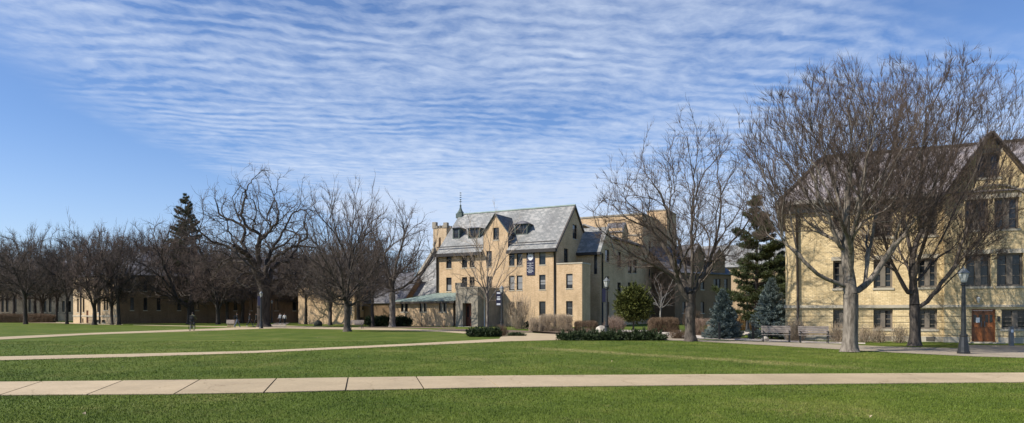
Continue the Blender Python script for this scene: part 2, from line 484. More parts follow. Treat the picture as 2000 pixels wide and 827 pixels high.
def mk_world():
    w = bpy.data.worlds.new('World'); SC.world = w; w.use_nodes = True
    nt = w.node_tree
    bg = nt.nodes['Background']
    sky = N(nt, 'ShaderNodeTexSky', sky_type='NISHITA')
    sky.sun_disc = False; sky.sun_elevation = SUN_EL; sky.sun_rotation = math.pi / 2 - SUN_AZ
    sky.air_density = 1.0; sky.dust_density = .4; sky.ozone_density = 2.0; sky.altitude = 200
    tc = N(nt, 'ShaderNodeTexCoord'); g = tc.outputs['Generated']
    sep = N(nt, 'ShaderNodeSeparateXYZ'); nt.links.new(g, sep.inputs[0])
    z = math_n(nt, 'MAXIMUM', sep.outputs[2], .02)
    u = math_n(nt, 'DIVIDE', sep.outputs[0], z); v = math_n(nt, 'DIVIDE', sep.outputs[1], z)
    cv = N(nt, 'ShaderNodeCombineXYZ'); nt.links.new(u, cv.inputs[0]); nt.links.new(v, cv.inputs[1])
    P = cv.outputs[0]
    warp = noise(nt, P, .5, 2, .5); warp2 = noise(nt, P, 3.0, 4, .6)
    ph = math_n(nt, 'ADD', v, math_n(nt, 'MULTIPLY', u, -.17))
    ph = math_n(nt, 'ADD', ph, math_n(nt, 'MULTIPLY', warp, .75))
    ph = math_n(nt, 'ADD', ph, math_n(nt, 'MULTIPLY', warp2, .22))
    wave = math_n(nt, 'MULTIPLY', math_n(nt, 'ADD', math_n(nt, 'SINE', math_n(nt, 'MULTIPLY', ph, 2 * math.pi / .108)), 1.0), .5)
    cv2 = N(nt, 'ShaderNodeCombineXYZ'); nt.links.new(math_n(nt, 'MULTIPLY', u, 8.0), cv2.inputs[0]); nt.links.new(math_n(nt, 'MULTIPLY', ph, 11.0), cv2.inputs[1])
    puff = noise(nt, cv2.outputs[0], 1.0, 5, .6)
    fbm = noise(nt, mapping(nt, P, (.9, 1.1, 1), (3.1, 1.7, 0)), 1.0, 7, .62)
    wpat = ramp(nt, noise(nt, P, 1.1, 3, .5), [(.38, (.05, .05, .05)), (.60, (1, 1, 1))])
    far = math_n(nt, 'MULTIPLY', math_n(nt, 'SUBTRACT', v, 3.4), .36, True)           # ripples melt together far away
    wamp = math_n(nt, 'MULTIPLY', math_n(nt, 'SUBTRACT', 1.0, far), .30)
    d = math_n(nt, 'MULTIPLY', math_n(nt, 'MULTIPLY', math_n(nt, 'SUBTRACT', wave, .5), wamp), wpat)
    d = math_n(nt, 'ADD', d, math_n(nt, 'MULTIPLY', math_n(nt, 'SUBTRACT', puff, .5), 1.15))
    d = math_n(nt, 'ADD', d, math_n(nt, 'MULTIPLY', math_n(nt, 'SUBTRACT', fbm, .5), 1.55))
    d = math_n(nt, 'ADD', d, math_n(nt, 'MULTIPLY', far, .55))
    d = math_n(nt, 'ADD', math_n(nt, 'MULTIPLY', d, 1.25), .34)
    # edge of the cloud field on the left and a clear corner high on the right
    eb = math_n(nt, 'ADD', u, math_n(nt, 'MULTIPLY', math_n(nt, 'SUBTRACT', noise(nt, P, .8, 5, .6), .5), 1.1))
    left = N(nt, 'ShaderNodeMapRange', interpolation_type='SMOOTHSTEP'); nt.links.new(eb, left.inputs[0])
    left.inputs[1].default_value = -2.25; left.inputs[2].default_value = -1.55
    rc = math_n(nt, 'SUBTRACT', math_n(nt, 'MULTIPLY', v, 1.0), math_n(nt, 'MULTIPLY', u, .42))
    rc = math_n(nt, 'ADD', rc, math_n(nt, 'MULTIPLY', math_n(nt, 'SUBTRACT', noise(nt, P, 1.5, 4, .6), .5), .9))
    right = N(nt, 'ShaderNodeMapRange', interpolation_type='SMOOTHSTEP'); nt.links.new(rc, right.inputs[0])
    right.inputs[1].default_value = 1.35; right.inputs[2].default_value = 2.0
    mk = math_n(nt, 'MULTIPLY', left.outputs[0], right.outputs[0])
    dens = math_n(nt, 'MULTIPLY', math_n(nt, 'MULTIPLY', d, mk, True), .76, True)
    # thin whitening low over the horizon
    low = N(nt, 'ShaderNodeMapRange', interpolation_type='SMOOTHSTEP'); nt.links.new(sep.outputs[2], low.inputs[0])
    low.inputs[1].default_value = .26; low.inputs[2].default_value = .0; low.inputs[3].default_value = 0; low.inputs[4].default_value = .38
    dens = math_n(nt, 'MAXIMUM', dens, low.outputs[0])
    up = N(nt, 'ShaderNodeMapRange'); nt.links.new(sep.outputs[2], up.inputs[0])
    up.inputs[1].default_value = -.02; up.inputs[2].default_value = .0
    dens = math_n(nt, 'MULTIPLY', dens, up.outputs[0])
    skyc = mixc(nt, 1.0, sky.outputs[0], (.96, 1.13, 1.43), 'MULTIPLY')
    col = mixc(nt, dens, skyc, CLOUD)
    nt.links.new(col, bg.inputs['Color'])
    bg.inputs['Strength'].default_value = SKY_STR


CLOUD = (6.5, 7.4, 9.0)
SKY_STR = .085
mk_world()
SC.view_settings.view_transform = 'Standard'; SC.view_settings.look = 'None'
SC.view_settings.exposure = 0.36; SC.view_settings.gamma = 1.0; SC.view_settings.use_curve_mapping = False
SC.cycles.max_bounces = 6; SC.cycles.diffuse_bounces = 3; SC.cycles.transparent_max_bounces = 6
# ------------------------------------------------------------------ ground and paths
def sheet(name, top, bot, px, z, mat, kind='structure', thick=0.0):
    """a strip of ground between two edges given along the pixel columns px"""
    mb = MB()
    P = [(GP(p, t), GP(p, b)) for p, t, b in zip(px, top, bot)]
    for (t0, b0), (t1, b1) in zip(P[:-1], P[1:]):
        mb.face([(*b0, z), (*b1, z), (*t1, z), (*t0, z)])
    o = mb.build(name, mat, uv=False); tag(o, kind=kind); return o


def poly_sheet(name, pts, z, mat, kind='structure'):
    o = mesh_obj(name, [(*GP(*p), z) for p in pts], [list(range(len(pts)))], mat, uv=False)
    tag(o, kind=kind); return o


def ground():
    # one sheet to the horizon, finer near the camera, very slightly uneven
    S = 3000
    mesh = MB(); mesh.face([(-S, -60, 0), (S, -60, 0), (S, S, 0), (-S, S, 0)])
    tag(mesh.build('lawn', M['lawn'], uv=False), kind='structure')


ground()
P1PX = [-900, -260, 0, 340, 540, 675, 1000, 1500, 2000, 2260, 3000]
P1T = [753.7, 749.3, 747.5, 744, 741, 739, 735, 732, 729.5, 728.5, 726]
P1B = [778.7, 775, 773.5, 771.5, 768, 764, 757.5, 752.5, 748, 746.5, 742.5]
P2PX = [-700, -260, 0, 250, 500, 800, 1000, 1100]
P2T = [710.5, 702, 697, 692, 686, 672, 661, 656]
P2B = [724, 712, 704.5, 698, 690, 676, 667, 664]


def near_path():
    it = lambda p: float(np.interp(p, P1PX, P1T)); ib = lambda p: float(np.interp(p, P1PX, P1B))
    tops = [-240, -78, 82, 240, 390, 540, 680, 813, 945, 1075, 1200, 1330, 1460, 1590, 1720, 1850, 1980, 2110, 2240]
    bots = [-345, -170, 0, 170, 340, 515, 675, 828, 975, 1118, 1258, 1398, 1538, 1678, 1818, 1955, 2092, 2230, 2368]
    tops = [tops[0] - 160 * k for k in (4, 3, 2, 1)] + tops + [tops[-1] + 130 * k for k in (1, 2, 3, 4, 5)]
    bots = [bots[0] - 175 * k for k in (4, 3, 2, 1)] + bots + [bots[-1] + 137 * k for k in (1, 2, 3, 4, 5)]
    mb = MB()
    sheet('path_bed', P1T, P1B, P1PX, .004, M['joint'])
    for i in range(len(tops) - 1):
        a0 = np.array(GP(tops[i], it(tops[i]))); a1 = np.array(GP(tops[i + 1], it(tops[i + 1])))
        b0 = np.array(GP(bots[i], ib(bots[i]))); b1 = np.array(GP(bots[i + 1], ib(bots[i + 1])))
        g = .017 if i < 12 else .006
        def mv(p, q, d): v = (q - p) / np.linalg.norm(q - p); return p + v * d
        A0, A1, B0, B1 = mv(a0, a1, g), mv(a1, a0, g), mv(b0, b1, g), mv(b1, b0, g)
        mb.slab([(*B0, .022), (*B1, .022), (*A1, .022), (*A0, .022)], .016)
    tag(mb.build('path', M['concrete'], uv=False), kind='structure')


near_path()
sheet('path', P2T, P2B, P2PX, .012, M['concrete'])
sheet('path', [668.5, 658.7, 650.7, 642, 639.5, 636], [675, 663.8, 654, 646, 644, 641.8], [-160, 0, 180, 420, 470, 545], .012, M['concrete'])
sheet('path', [636, 639, 642, 645, 650, 653], [641.8, 643.4, 646, 648.6, 653.5, 657], [545, 640, 780, 860, 930, 1000], .012, M['concrete'])
poly_sheet('path', [(512, 640.5), (560, 640.5), (557, 636), (571, 628), (547, 628), (541, 630.5), (520, 637.2)], .016, M['concrete_g'])
sheet('path', [634.8, 636.2, 637.7, 638.3], [635.6, 637.4, 639.0, 640.0], [260, 340, 420, 500], .012, M['concrete'])
sheet('road', [626, 627, 628.5, 629.5, 632.5, 634], [629.4, 630.3, 631, 631.8, 634.2, 635.2], [-160, 0, 60, 120, 180, 240], .012, M['concrete'])
poly_sheet('plaza', [(984, 652.5), (1000, 650.5), (1040, 651), (1095, 654.5), (1104, 664.5), (1000, 667.2), (975, 662)], .016, M['concrete'])
SWPX = [1095, 1330, 1390, 1500, 1600, 1750, 1900, 2200, 2800]
SWT = [655, 662, 665, 668.5, 672, 678, 681.5, 686, 694]
SWB = [663.5, 665.8, 669, 675, 681, 689.5, 697, 705, 720]
sheet('sidewalk', SWT, SWB, SWPX, .012, M['concrete_g'])
poly_sheet('entrance_paving', [(1862, 682.5), (2180, 688), (2180, 678), (1893, 674.5)], .016, M['concrete_g'])
# planting beds of mulch and gravel between the walk and the halls
sheet('mulch_bed', [640, 641, 643, 646, 650, 652], [650, 654.5, 660, 661, 661.5, 662.5], [1040, 1095, 1180, 1260, 1330, 1372], .006, M['mulch'])
tag(sheet('gravel', [649, 653, 657, 660.2, 663, 667.6, 670], [657, 660, 662.6, 665.2, 667.6, 671.4, 672.6], [1290, 1330, 1380, 1440, 1500, 1600, 1690], .012, M['gravel']), kind='structure')
tag(poly_sheet('gravel', [(1380, 652), (1385, 648), (1480, 648), (1480, 655)], .012, M['gravel']), kind='structure')
poly_sheet('mulch_bed', [(905, 643), (1000, 645), (1096, 650.5), (1096, 653), (1040, 650.2), (1000, 649.5), (985, 651.2), (930, 649.5), (860, 644.5), (850, 643)], .006, M['mulch'])
poly_sheet('mulch_bed', [(700, 638.2), (800, 638.2), (890, 640.2), (890, 642.0), (780, 641), (700, 640.4)], .006, M['mulch'])
poly_sheet('garden_path', [(1210, 645), (1330, 645.5), (1330, 650), (1210, 648.5)], .012, M['gravel'])


def grass_blades():
    rng = np.random.default_rng(4)
    zones = [(9.3, 11.5, 1500), (11.5, 14.5, 900), (14.5, 19, 420), (19, 27, 170), (27, 40, 60)]
    pts = []
    for y0, y1, dens in zones:
        w = .92 * y1 + .8
        n = int((y1 - y0) * 2 * w * dens)
        p = np.stack([rng.uniform(-w, w, n), rng.uniform(y0, y1, n)], 1)
        pts.append(np.hstack([p, np.full((n, 1), math.sqrt(y0 / 10.0))]))
    P = np.vstack(pts)
    px = CX + P[:, 0] / P[:, 1] * F; py = HZ + F * EYE / P[:, 1]
    keep = np.abs(px - 1000) < 1230
    for PX, T, B in ((P1PX, P1T, P1B), (P2PX, P2T, P2B), (SWPX, SWT, SWB)):
        inside = (py > np.interp(px, PX, T) + rng.random(len(px)) ** 2 * 1.0) & (py < np.interp(px, PX, B) - rng.random(len(px)) ** 2 * 1.1) & (px > PX[0]) & (px < PX[-1])
        keep &= ~inside
    keep &= ~((px > 900) & (py < 667))
    keep &= ~((px > 1090) & (py < np.interp(px, SWPX, SWB)))
    P = P[keep]
    n = len(P)
    tuft = rng.random(n)
    h = rng.uniform(.014, .036, n) * P[:, 2]
    w = rng.uniform(.0035, .0065, n) * P[:, 2] ** 1.4
    a = rng.uniform(0, 2 * math.pi, n); ld = rng.uniform(0, 2 * math.pi, n); lean = rng.uniform(.1, .9, n) * h
    b = np.stack([P[:, 0], P[:, 1], np.zeros(n)], 1)
    sx = np.stack([np.cos(a) * w, np.sin(a) * w, np.zeros(n)], 1)
    tip = b + np.stack([np.cos(ld) * lean, np.sin(ld) * lean, h], 1)
    V = np.stack([b - sx, b + sx, tip], 1).reshape(-1, 3)
    o = np_mesh('grass', V, np.arange(3 * n).reshape(-1, 3), M['blade'], smooth=False)
    tag(o, 'short green lawn grass with dry yellow flecks in front of the halls', 'grass', kind='stuff')


grass_blades()


# ------------------------------------------------------------------ buildings
class Frame:
    """local frame of a building: origin at a ground corner, x along the front to the right, y to the back"""
    def __init__(s, ox, oy, deg):
        s.o = (ox, oy); s.a = math.radians(deg); s.c = math.cos(s.a); s.s = math.sin(s.a)
    def w(s, x, y): return (s.o[0] + x * s.c + y * s.s, s.o[1] - x * s.s + y * s.c)
    def lx(s, px, y=0.0):
        k = (px - CX) / F
        return (k * (s.o[1] + y * s.c) - s.o[0] - y * s.s) / (s.c + k * s.s)
    def ly(s, px, x=0.0):
        k = (px - CX) / F
        return (k * (s.o[1] - x * s.s) - s.o[0] - x * s.c) / (s.s - k * s.c)
    def lz(s, py, x, y): return Z(py, s.w(x, y)[1])
    def root(s, name): return empty(name, (*s.o, 0), -s.a)


def top_at(top, s):
    if isinstance(top, (int, float)): return top
    return float(np.interp(s, [t[0] for t in top], [t[1] for t in top]))


def wall(mb, p0, p1, z0, top, holes=(), depth=.2):
    """upright wall seen from the right of p0->p1, with rectangular openings (s0,s1,h0,h1) and their reveals"""
    d = Vector((p1[0] - p0[0], p1[1] - p0[1], 0)); L = d.length; d.normalize(); n = Vector((d.y, -d.x, 0))
    at = lambda s, z, w=0: (p0[0] + d.x * s + n.x * w, p0[1] + d.y * s + n.y * w, z)
    cuts = {0.0, L}
    for h in holes: cuts.add(h[0]); cuts.add(h[1])
    if not isinstance(top, (int, float)):
        for t in top: cuts.add(min(max(t[0], 0), L))
    cuts = sorted(cuts)
    for a, b in zip(cuts[:-1], cuts[1:]):
        if b - a < 1e-4: continue
        hs = sorted([h for h in holes if h[0] < (a + b) / 2 < h[1]], key=lambda h: h[2])
        z = z0
        for h in hs:
            if h[2] - z > 1e-3: mb.face([at(a, z), at(b, z), at(b, h[2]), at(a, h[2])])
            z = h[3]
        mb.face([at(a, z), at(b, z), at(b, top_at(top, b - 1e-6)), at(a, top_at(top, a + 1e-6))])
    for (s0, s1, h0, h1) in holes:
        D = -depth
        mb.face([at(s0, h0), at(s1, h0), at(s1, h0, D), at(s0, h0, D)])
        mb.face([at(s1, h1), at(s0, h1), at(s0, h1, D), at(s1, h1, D)])
        mb.face([at(s0, h1), at(s0, h0), at(s0, h0, D), at(s0, h1, D)])
        mb.face([at(s1, h0), at(s1, h1), at(s1, h1, D), at(s1, h0, D)])


WRNG = random.Random(5)


def window(parent, p0, p1, hole, fm='frame_d', lights=1, sill='stone', bars=1, depth=.2, blind=.0, lintel=None, mull=.0, fw=.06):
    """one window: frame mesh with pane and sill children, set back in its opening"""
    d = Vector((p1[0] - p0[0], p1[1] - p0[1], 0)).normalized(); n = Vector((d.y, -d.x, 0))
    fn = lambda s, w, z: (p0[0] + d.x * s + n.x * w, p0[1] + d.y * s + n.y * w, z)
    s0, s1, h0, h1 = hole
    f = MB(fn); D = -depth
    f.box(s0, s0 + fw, D + .015, D + .10, h0, h1); f.box(s1 - fw, s1, D + .015, D + .10, h0, h1)
    f.box(s0 + fw, s1 - fw, D + .015, D + .10, h0, h0 + fw); f.box(s0 + fw, s1 - fw, D + .015, D + .10, h1 - fw, h1)
    for i in range(1, lights):
        m = s0 + (s1 - s0) * i / lights; hw = mull / 2 if mull else .05
        f.box(m - hw, m + hw, D + .012, D + .13, h0 + fw, h1 - fw)
    for i in range(1, bars + 1):
        zz = h0 + (h1 - h0) * i / (bars + 1)
        f.box(s0 + fw, s1 - fw, D + .02, D + .07, zz - .022, zz + .022)
    o = f.build('window', M[fm], parent)
    g = MB(fn); g.face([(s0 + .02, D + .03, h0 + .02), (s1 - .02, D + .03, h0 + .02), (s1 - .02, D + .03, h1 - .02), (s0 + .02, D + .03, h1 - .02)])
    g.build('pane', M['glass'], o)
    if sill:
        b = MB(fn); b.box(s0 - .06, s1 + .06, D + .02, .05, h0 - .11, h0 + .012); b.build('sill', M[sill], o)
    if lintel:
        b = MB(fn); b.box(s0 - .1, s1 + .1, -.05, .012, h1 + .002, h1 + .24); b.build('lintel', M[lintel], o)
    if blind > 0 and WRNG.random() < blind:
        k = WRNG.uniform(.3, .75); b = MB(fn)
        L = s1 - s0; i = WRNG.randrange(lights)
        b.box(s0 + L * i / lights + .07, s0 + L * (i + 1) / lights - .07, D + .034, D + .040, h0 + (h1 - h0) * (0.08 if WRNG.random() < .6 else 1 - k), h0 + (h1 - h0) * (k if WRNG.random() < .6 else .93))
        b.build('blind', M['blind'], o)
    return o


def pipe(parent, fn_pts, r=.08, name='downpipe', mat='gutter'):
    m = MB(); m.tube(fn_pts, r, 8)
    return m.build(name, M[mat], parent, smooth=True)


# ---------------- centre hall
K = 1.12
HF = Frame(X(1087, 84), 84, 28)
H = HF.root('residence_hall')
tag(H, 'tan brick residence hall with steep grey slate roof, dormers and a small green spire', 'building')
XL = HF.lx(854); DEP = 2 * HF.ly(1122, 0.0)
EA = HF.lz(480, 0, 0)
RZ = HF.lz(402, 0, DEP / 2)
ROWZ = [(HF.lz(517.5, HF.lx(1058), 0), HF.lz(485.5, HF.lx(1058), 0)), (HF.lz(566, HF.lx(1058), 0), HF.lz(537, HF.lx(1058), 0)), (HF.lz(617.5, HF.lx(1058), 0), HF.lz(589, HF.lx(1058), 0))]
WCOL = [(871.5, 882), (902, 912.5), (917, 927), (950, 960.5), (994, 1005), (1009, 1020.5), (1053, 1065.5)]
wm = MB(); holes = []
wins = []
for ri, (z0, z1) in enumerate(ROWZ):
    for ci, (a, b) in enumerate(WCOL):
        if ri == 2 and ci < 4: continue
        x0, x1 = HF.lx(a), HF.lx(b)
        holes.append((x0 - XL, x1 - XL, z0, z1)); wins.append((holes[-1], ri, ci))
GX0, GX1, GXM = HF.lx(944), HF.lx(992), HF.lx(968)                   # gabled wall dormer
GSH, GPK = HF.lz(455, GX0, 0), HF.lz(418.5, GXM, 0)
gx = (GX0 + GX1) / 2
gw = (HF.lx(963.2) - XL, HF.lx(974.5) - XL, HF.lz(469, gx, 0), HF.lz(445, gx, 0))
front_top = [(0, EA), (GX0 - XL - .001, EA), (GX0 - XL, GSH), (gx - XL, GPK), (GX1 - XL, GSH), (GX1 - XL + .001, EA), (-XL, EA)]
wall(wm, (XL, 0), (0, 0), 0, front_top, holes + [gw], .22)
# gable end on the right, with slit windows
gy = DEP / 2
gtop = [(0, EA), (gy, RZ), (DEP, EA)]
sl = []
for (a, b, c, d_) in ((1118.5, 1127, 466, 438), (1101.5, 1110, 513.5, 485)):
    y0, y1 = HF.ly(a, 0), HF.ly(b, 0); sl.append((y0, y1, HF.lz(c, 0, y0), HF.lz(d_, 0, y0)))
wall(wm, (0, 0), (0, DEP), 0, gtop, sl, .22)
wall(wm, (0, DEP), (XL, DEP), 0, EA); wall(wm, (XL, DEP), (XL, 0), 0, gtop)
wm.build('wall', M['brick_t'], H)
for h, ri, ci in wins: window(H, (XL, 0), (0, 0), h, blind=.2, depth=.22, sill='stone')
window(H, (XL, 0), (0, 0), gw, depth=.22)
for h in sl: window(H, (0, 0), (0, DEP), h, depth=.22)
# roof: two slopes, cut on the front around the wall dormer
rm = MB(); OV = .45
slope = (RZ - EA) / gy
ez = EA - OV * slope + .06; rz = RZ + .06
for (a, b) in ((XL - .02, GX0 - .06), (GX1 + .06, .12)):
    rm.slab([(a, -OV, ez), (b, -OV, ez), (b, gy, rz), (a, gy, rz)], .16)
ym = (GPK - EA) / slope
rm.slab([(GX0 - .06, ym * .40, EA + ym * .40 * slope + .06), (GX1 + .06, ym * .40, EA + ym * .40 * slope + .06), (GX1 + .06, gy, rz), (GX0 - .06, gy, rz)], .16)
rm.slab([(.12, DEP + OV, ez), (XL - .02, DEP + OV, ez), (XL - .02, gy, rz), (.12, gy, rz)], .16)
rf = rm.build('roof', M['slate_l'], H)
cm = MB(); cm.box(XL, .14, gy - .16, gy + .16, RZ + .02, RZ + .17); cm.build('ridge_cap', M['copper'], rf)
gm = MB()
for (a, b) in ((XL - .3, GX0 - .04), (GX1 + .04, .1)):
    gm.box(a, b, -OV - .16, -.005, EA - .78, EA - .34)
gm.box(XL - .1, GX0 - .1, -.02, .10, EA + .55, EA + .66); gm.box(GX1 + .1, -.1, -.02, .10, EA + .55, EA + .66)
gm.build('gutter', M['gutter'], H)
pipe(H, [(-.22, -.12, EA - .6), (-.22, -.12, 0)], .13)
pipe(H, [(XL + .05, -.13, EA - .6), (XL + .05, -.13, 0)], .13)
vm = MB()
vm.slab([(.02, -OV, ez + .02), (.20, -OV, ez + .02), (.20, gy, rz + .02), (.02, gy, rz + .02)], .24)
vm.slab([(.20, DEP + OV, ez + .02), (.02, DEP + OV, ez + .02), (.02, gy, rz + .02), (.20, gy, rz + .02)], .24)
vm.build('verge', M['trim'], H)
# wall dormer: roof and verge
dr = MB()
yb = ym + .1
dr.slab([(GX1 + .22, -.14, GSH - .28), (GX1 + .22, yb * .62, GSH - .28), (gx, yb + .3, GPK + .06), (gx, -.14, GPK + .06)], .12)
dr.slab([(GX0 - .22, yb * .62, GSH - .28), (GX0 - .22, -.14, GSH - .28), (gx, -.14, GPK + .06), (gx, yb + .3, GPK + .06)], .12)
# its cheeks
dr.face([(GX1, 0, EA), (GX1, yb, EA), (GX1, yb, GSH), (GX1, 0, GSH)]); dr.face([(GX0, yb, EA), (GX0, 0, EA), (GX0, 0, GSH), (GX0, yb, GSH)])
wd = dr.build('wall_dormer_roof', M['slate_d'], H)
vg = MB(); vg.bar((GX0 - .24, -.16, GSH - .30), (gx, -.16, GPK + .06), .06, .16, (0, 1, 0)); vg.bar((gx, -.16, GPK + .06), (GX1 + .24, -.16, GSH - .30), .06, .16, (0, 1, 0))
vg.build('verge', M['copper_d'], wd)


def roof_y(px, py):
    lo, hi = 0.0, gy
    for _ in range(40):
        y = (lo + hi) / 2
        if HF.lz(py, HF.lx(px, y), y) > EA + slope * y: lo = y
        else: hi = y
    return y


def dormer(a, b, pt, pb, hip):
    y0 = roof_y((a + b) / 2, pb)
    x0, x1 = HF.lx(a, y0), HF.lx(b, y0); z0 = EA + slope * y0 - .1; z1 = HF.lz(pt, (x0 + x1) / 2, y0)
    yb = y0 + (z1 - z0) / slope + .1
    m = MB()
    hl = (.14, x1 - x0 - .14, z0 + .28, z1 - .12)
    wall(m, (x0, y0), (x1, y0), z0, z1, [hl], .12)
    m.face([(x1, y0, z0), (x1, yb, z1), (x1, y0, z1)]); m.face([(x0, y0, z0), (x0, y0, z1), (x0, yb, z1)])
    o = m.build('dormer', M['copper_d'], H)
    r = MB(); h = .55 if hip else .28
    xm = (x0 + x1) / 2; e = .22
    A, B, C_, D_ = (x0 - e, y0 - e, z1), (x1 + e, y0 - e, z1), (x1 + e, yb + .3, z1), (x0 - e, yb + .3, z1)
    R0, R1 = (xm, y0 + .5, z1 + h), (xm, yb + .5, z1 + h)
    for f in ((A, B, R0), (B, C_, R1, R0), (D_, A, R0, R1), (D_, C_, B, A)): r.face(f)
    r.build('dormer_roof', M['slate_d'], o)
    # the window of the dormer
    fn = lambda s, w, z: (x0 + s, y0 - w, z)
    f = MB(fn); s0, s1, h0, h1 = hl; D = -.12
    n = 2 if (x1 - x0) > 1.6 else 1
    for i in range(n + 1):
        q = s0 + (s1 - s0) * i / n; f.box(q - .05, q + .05, D + .01, D + .08, h0, h1)
    f.box(s0, s1, D + .012, D + .078, h0, h0 + .07); f.box(s0, s1, D + .012, D + .078, h1 - .07, h1); f.box(s0, s1, D + .014, D + .06, (h0 + h1) / 2 - .03, (h0 + h1) / 2 + .03)
    f.build('frame', M['frame_d'], o)
    g = MB(fn); g.face([(s0, D + .02, h0), (s1, D + .02, h0), (s1, D + .02, h1), (s0, D + .02, h1)]); g.build('pane', M['glass'], o)


dormer(884, 897, 446, 468, False); dormer(914, 937, 446, 467, False); dormer(1005, 1030, 438, 460, True)
# spire on the ridge
sp = MB(); sx = HF.lx(899.5, gy); sz = RZ
sk = HF.w(sx, gy)[1]
zt = Z(390, sk)
sp.box(sx - .5, sx + .5, gy - .5, gy + .5, sz - .5, sz + .2)
sp.lathe([(.48, .2), (.52, .3), (.46, .4), (.26, .7), (.15, 1.0), (.11, 1.2), (.15, 1.35), (.09, 1.5), (.085, zt - sz - 1.0), (.12, zt - sz - .95), (.03, zt - sz - .8), (.03, zt - sz)], 8, (sx, gy, sz))
for q in range(5):
    zq = sz + 1.9 + q * .32
    sp.lathe([(.09, 0), (.17, .05), (.09, .1)], 8, (sx, gy, zq))
sp.bar((sx - .24, gy, zt - .34), (sx + .24, gy, zt - .34), .05, .05)
sp.build('spire', M['copper_d'], H)
# banner with white crest and lettering hung between the windows
bx0, bx1 = HF.lx(1029), HF.lx(1044.5); bz1, bz0 = HF.lz(486.5, HF.lx(1037), 0), HF.lz(538, HF.lx(1037), 0)
M['navy'] = simple('navy_banner_cloth', (.022, .024, .055), .8, var=.15, scale=2)
M['white_print'] = simple('white_banner_print', (.72, .72, .72), .8, var=.05)
bm_ = MB(); bm_.box(bx0, bx1, -.09, -.06, bz0, bz1)
ban = bm_.build('banner', M['navy'])
ban.parent = None
ban.location = (*HF.o, 0); ban.rotation_euler = (0, 0, -HF.a)
tag(ban, 'tall navy banner with white crest and small white lettering on the tan brick wall', 'banner')
bw = bx1 - bx0; bh = bz1 - bz0; pm = None
def pr(u0, u1, v0, v1):
    pm.box(bx0 + bw * u0, bx0 + bw * u1, -.1, -.094, bz1 - bh * v1, bz1 - bh * v0)
rr = random.Random(3)
def letters(v0, v1, u0, u1, n):
    global pm
    pm = MB()
    w = (u1 - u0) / n
    for i in range(n):
        a = u0 + i * w; t = (v1 - v0) * .3
        k = rr.randrange(4)
        pr(a, a + w * .30, v0, v1)
        if k != 0: pr(a, a + w * .78, v0, v0 + t)
        if k != 1: pr(a, a + w * .78, v1 - t, v1)
        if k > 1: pr(a + w * .5, a + w * .78, v0, v1)
    pm.build('lettering', M['white_print'], ban)
letters(.035, .075, .13, .90, 8); letters(.095, .125, .27, .72, 4)
letters(.53, .552, .12, .88, 10); letters(.565, .585, .35, .62, 4); letters(.625, .645, .10, .86, 11); letters(.66, .675, .32, .6, 4); letters(.71, .74, .06, .9, 9)
letters(.785, .815, .2, .75, 6); letters(.835, .865, .1, .85, 9); letters(.88, .91, .25, .68, 4)
pm = MB()
# crest: two raised wings over a round shield
def fan(cx, cv, pts):
    pm.face([(bx0 + bw * (cx + u), -.1, bz1 - bh * (cv + v)) for u, v in pts][::-1])
fan(.5, .25, [(-.08, .0), (-.16, -.07), (-.28, -.10), (-.25, -.03), (-.36, .0), (-.33, .08), (-.30, .13), (-.10, .09)])
fan(.5, .25, [(.10, .09), (.30, .13), (.33, .08), (.36, .0), (.25, -.03), (.28, -.10), (.16, -.07), (.08, .0)])
fan(.5, .25, [(-.10, -.04), (0, -.075), (.10, -.04), (.08, .03), (-.08, .03)][::1])
fan(.5, .37, [(math.cos(t) * .25, math.sin(t) * .072) for t in np.linspace(0, 2 * math.pi, 16, endpoint=False)])
pm.build('crest', M['white_print'], ban)

# flat roofed bay at the right corner
bay = MB(); BX = HF.lx(1137, -.05); BD = HF.ly(1153, BX); BZ = HF.lz(516, BX / 2, 0)
bh_ = []
for (pa, pb) in ((564, 535.5), (616, 588.5)):
    x0, x1 = HF.lx(1105.6, -.05), HF.lx(1118.3, -.05); bh_.append((x0 - .005, x1, HF.lz(pa, x0, 0), HF.lz(pb, x0, 0)))
wall(bay, (.005, -.05), (BX, -.05), 0, BZ, bh_, .22); wall(bay, (BX, -.05), (BX, BD), 0, BZ); wall(bay, (BX, BD), (.005, BD), 0, BZ)
bo = bay.build('bay', M['brick_t'], H)
cp = MB(); cp.box(.01, BX + .06, -.11, BD + .06, BZ + .002, BZ + .16); cp.build('coping', M['stone'], bo)
for h in bh_: window(H, (.005, -.05), (BX, -.05), h, depth=.22, blind=.5)

# recessed gabled wing C and the long shaded wing behind it
CY = 6.8; CXR = HF.lx(1173, CY)
CDEP = 2 * (HF.ly(1186.5, CXR) - CY)
CE = HF.lz(487, CXR, CY); CR = HF.lz(444, CXR, CY + CDEP / 2)
cw = MB()
swz = (CE - 3.3, CE - .45)
ch1 = [(CXR - .95, CXR - .5, *swz)]
wall(cw, (0.003, CY), (CXR, CY), 0, CE, ch1, .2)
ctop = [(0, CE), (CDEP / 2, CR), (CDEP, CE)]
cg = []
for (a, b, pt, pb) in ((1156.5, 1166.5, 537, 566), (1156.5, 1166.5, 588, 619)): pass
def side_holes(x, y0, lst):
    out = []
    for (a, b, pt, pb) in lst:
        ya, yb_ = HF.ly(a, x), HF.ly(b, x); out.append((ya - y0, yb_ - y0, HF.lz(pb, x, (ya + yb_) / 2), HF.lz(pt, x, (ya + yb_) / 2)))
    return out
cg = side_holes(CXR, CY, [(1182, 1190, 488, 512), (1182.5, 1190, 540, 566), (1182.5, 1190, 590, 618)])
wall(cw, (CXR, CY), (CXR, CY + CDEP), 0, ctop, cg, .2)
Y2 = CY + CDEP
X2 = CXR - .35
DYc = HF.ly(1255, X2)
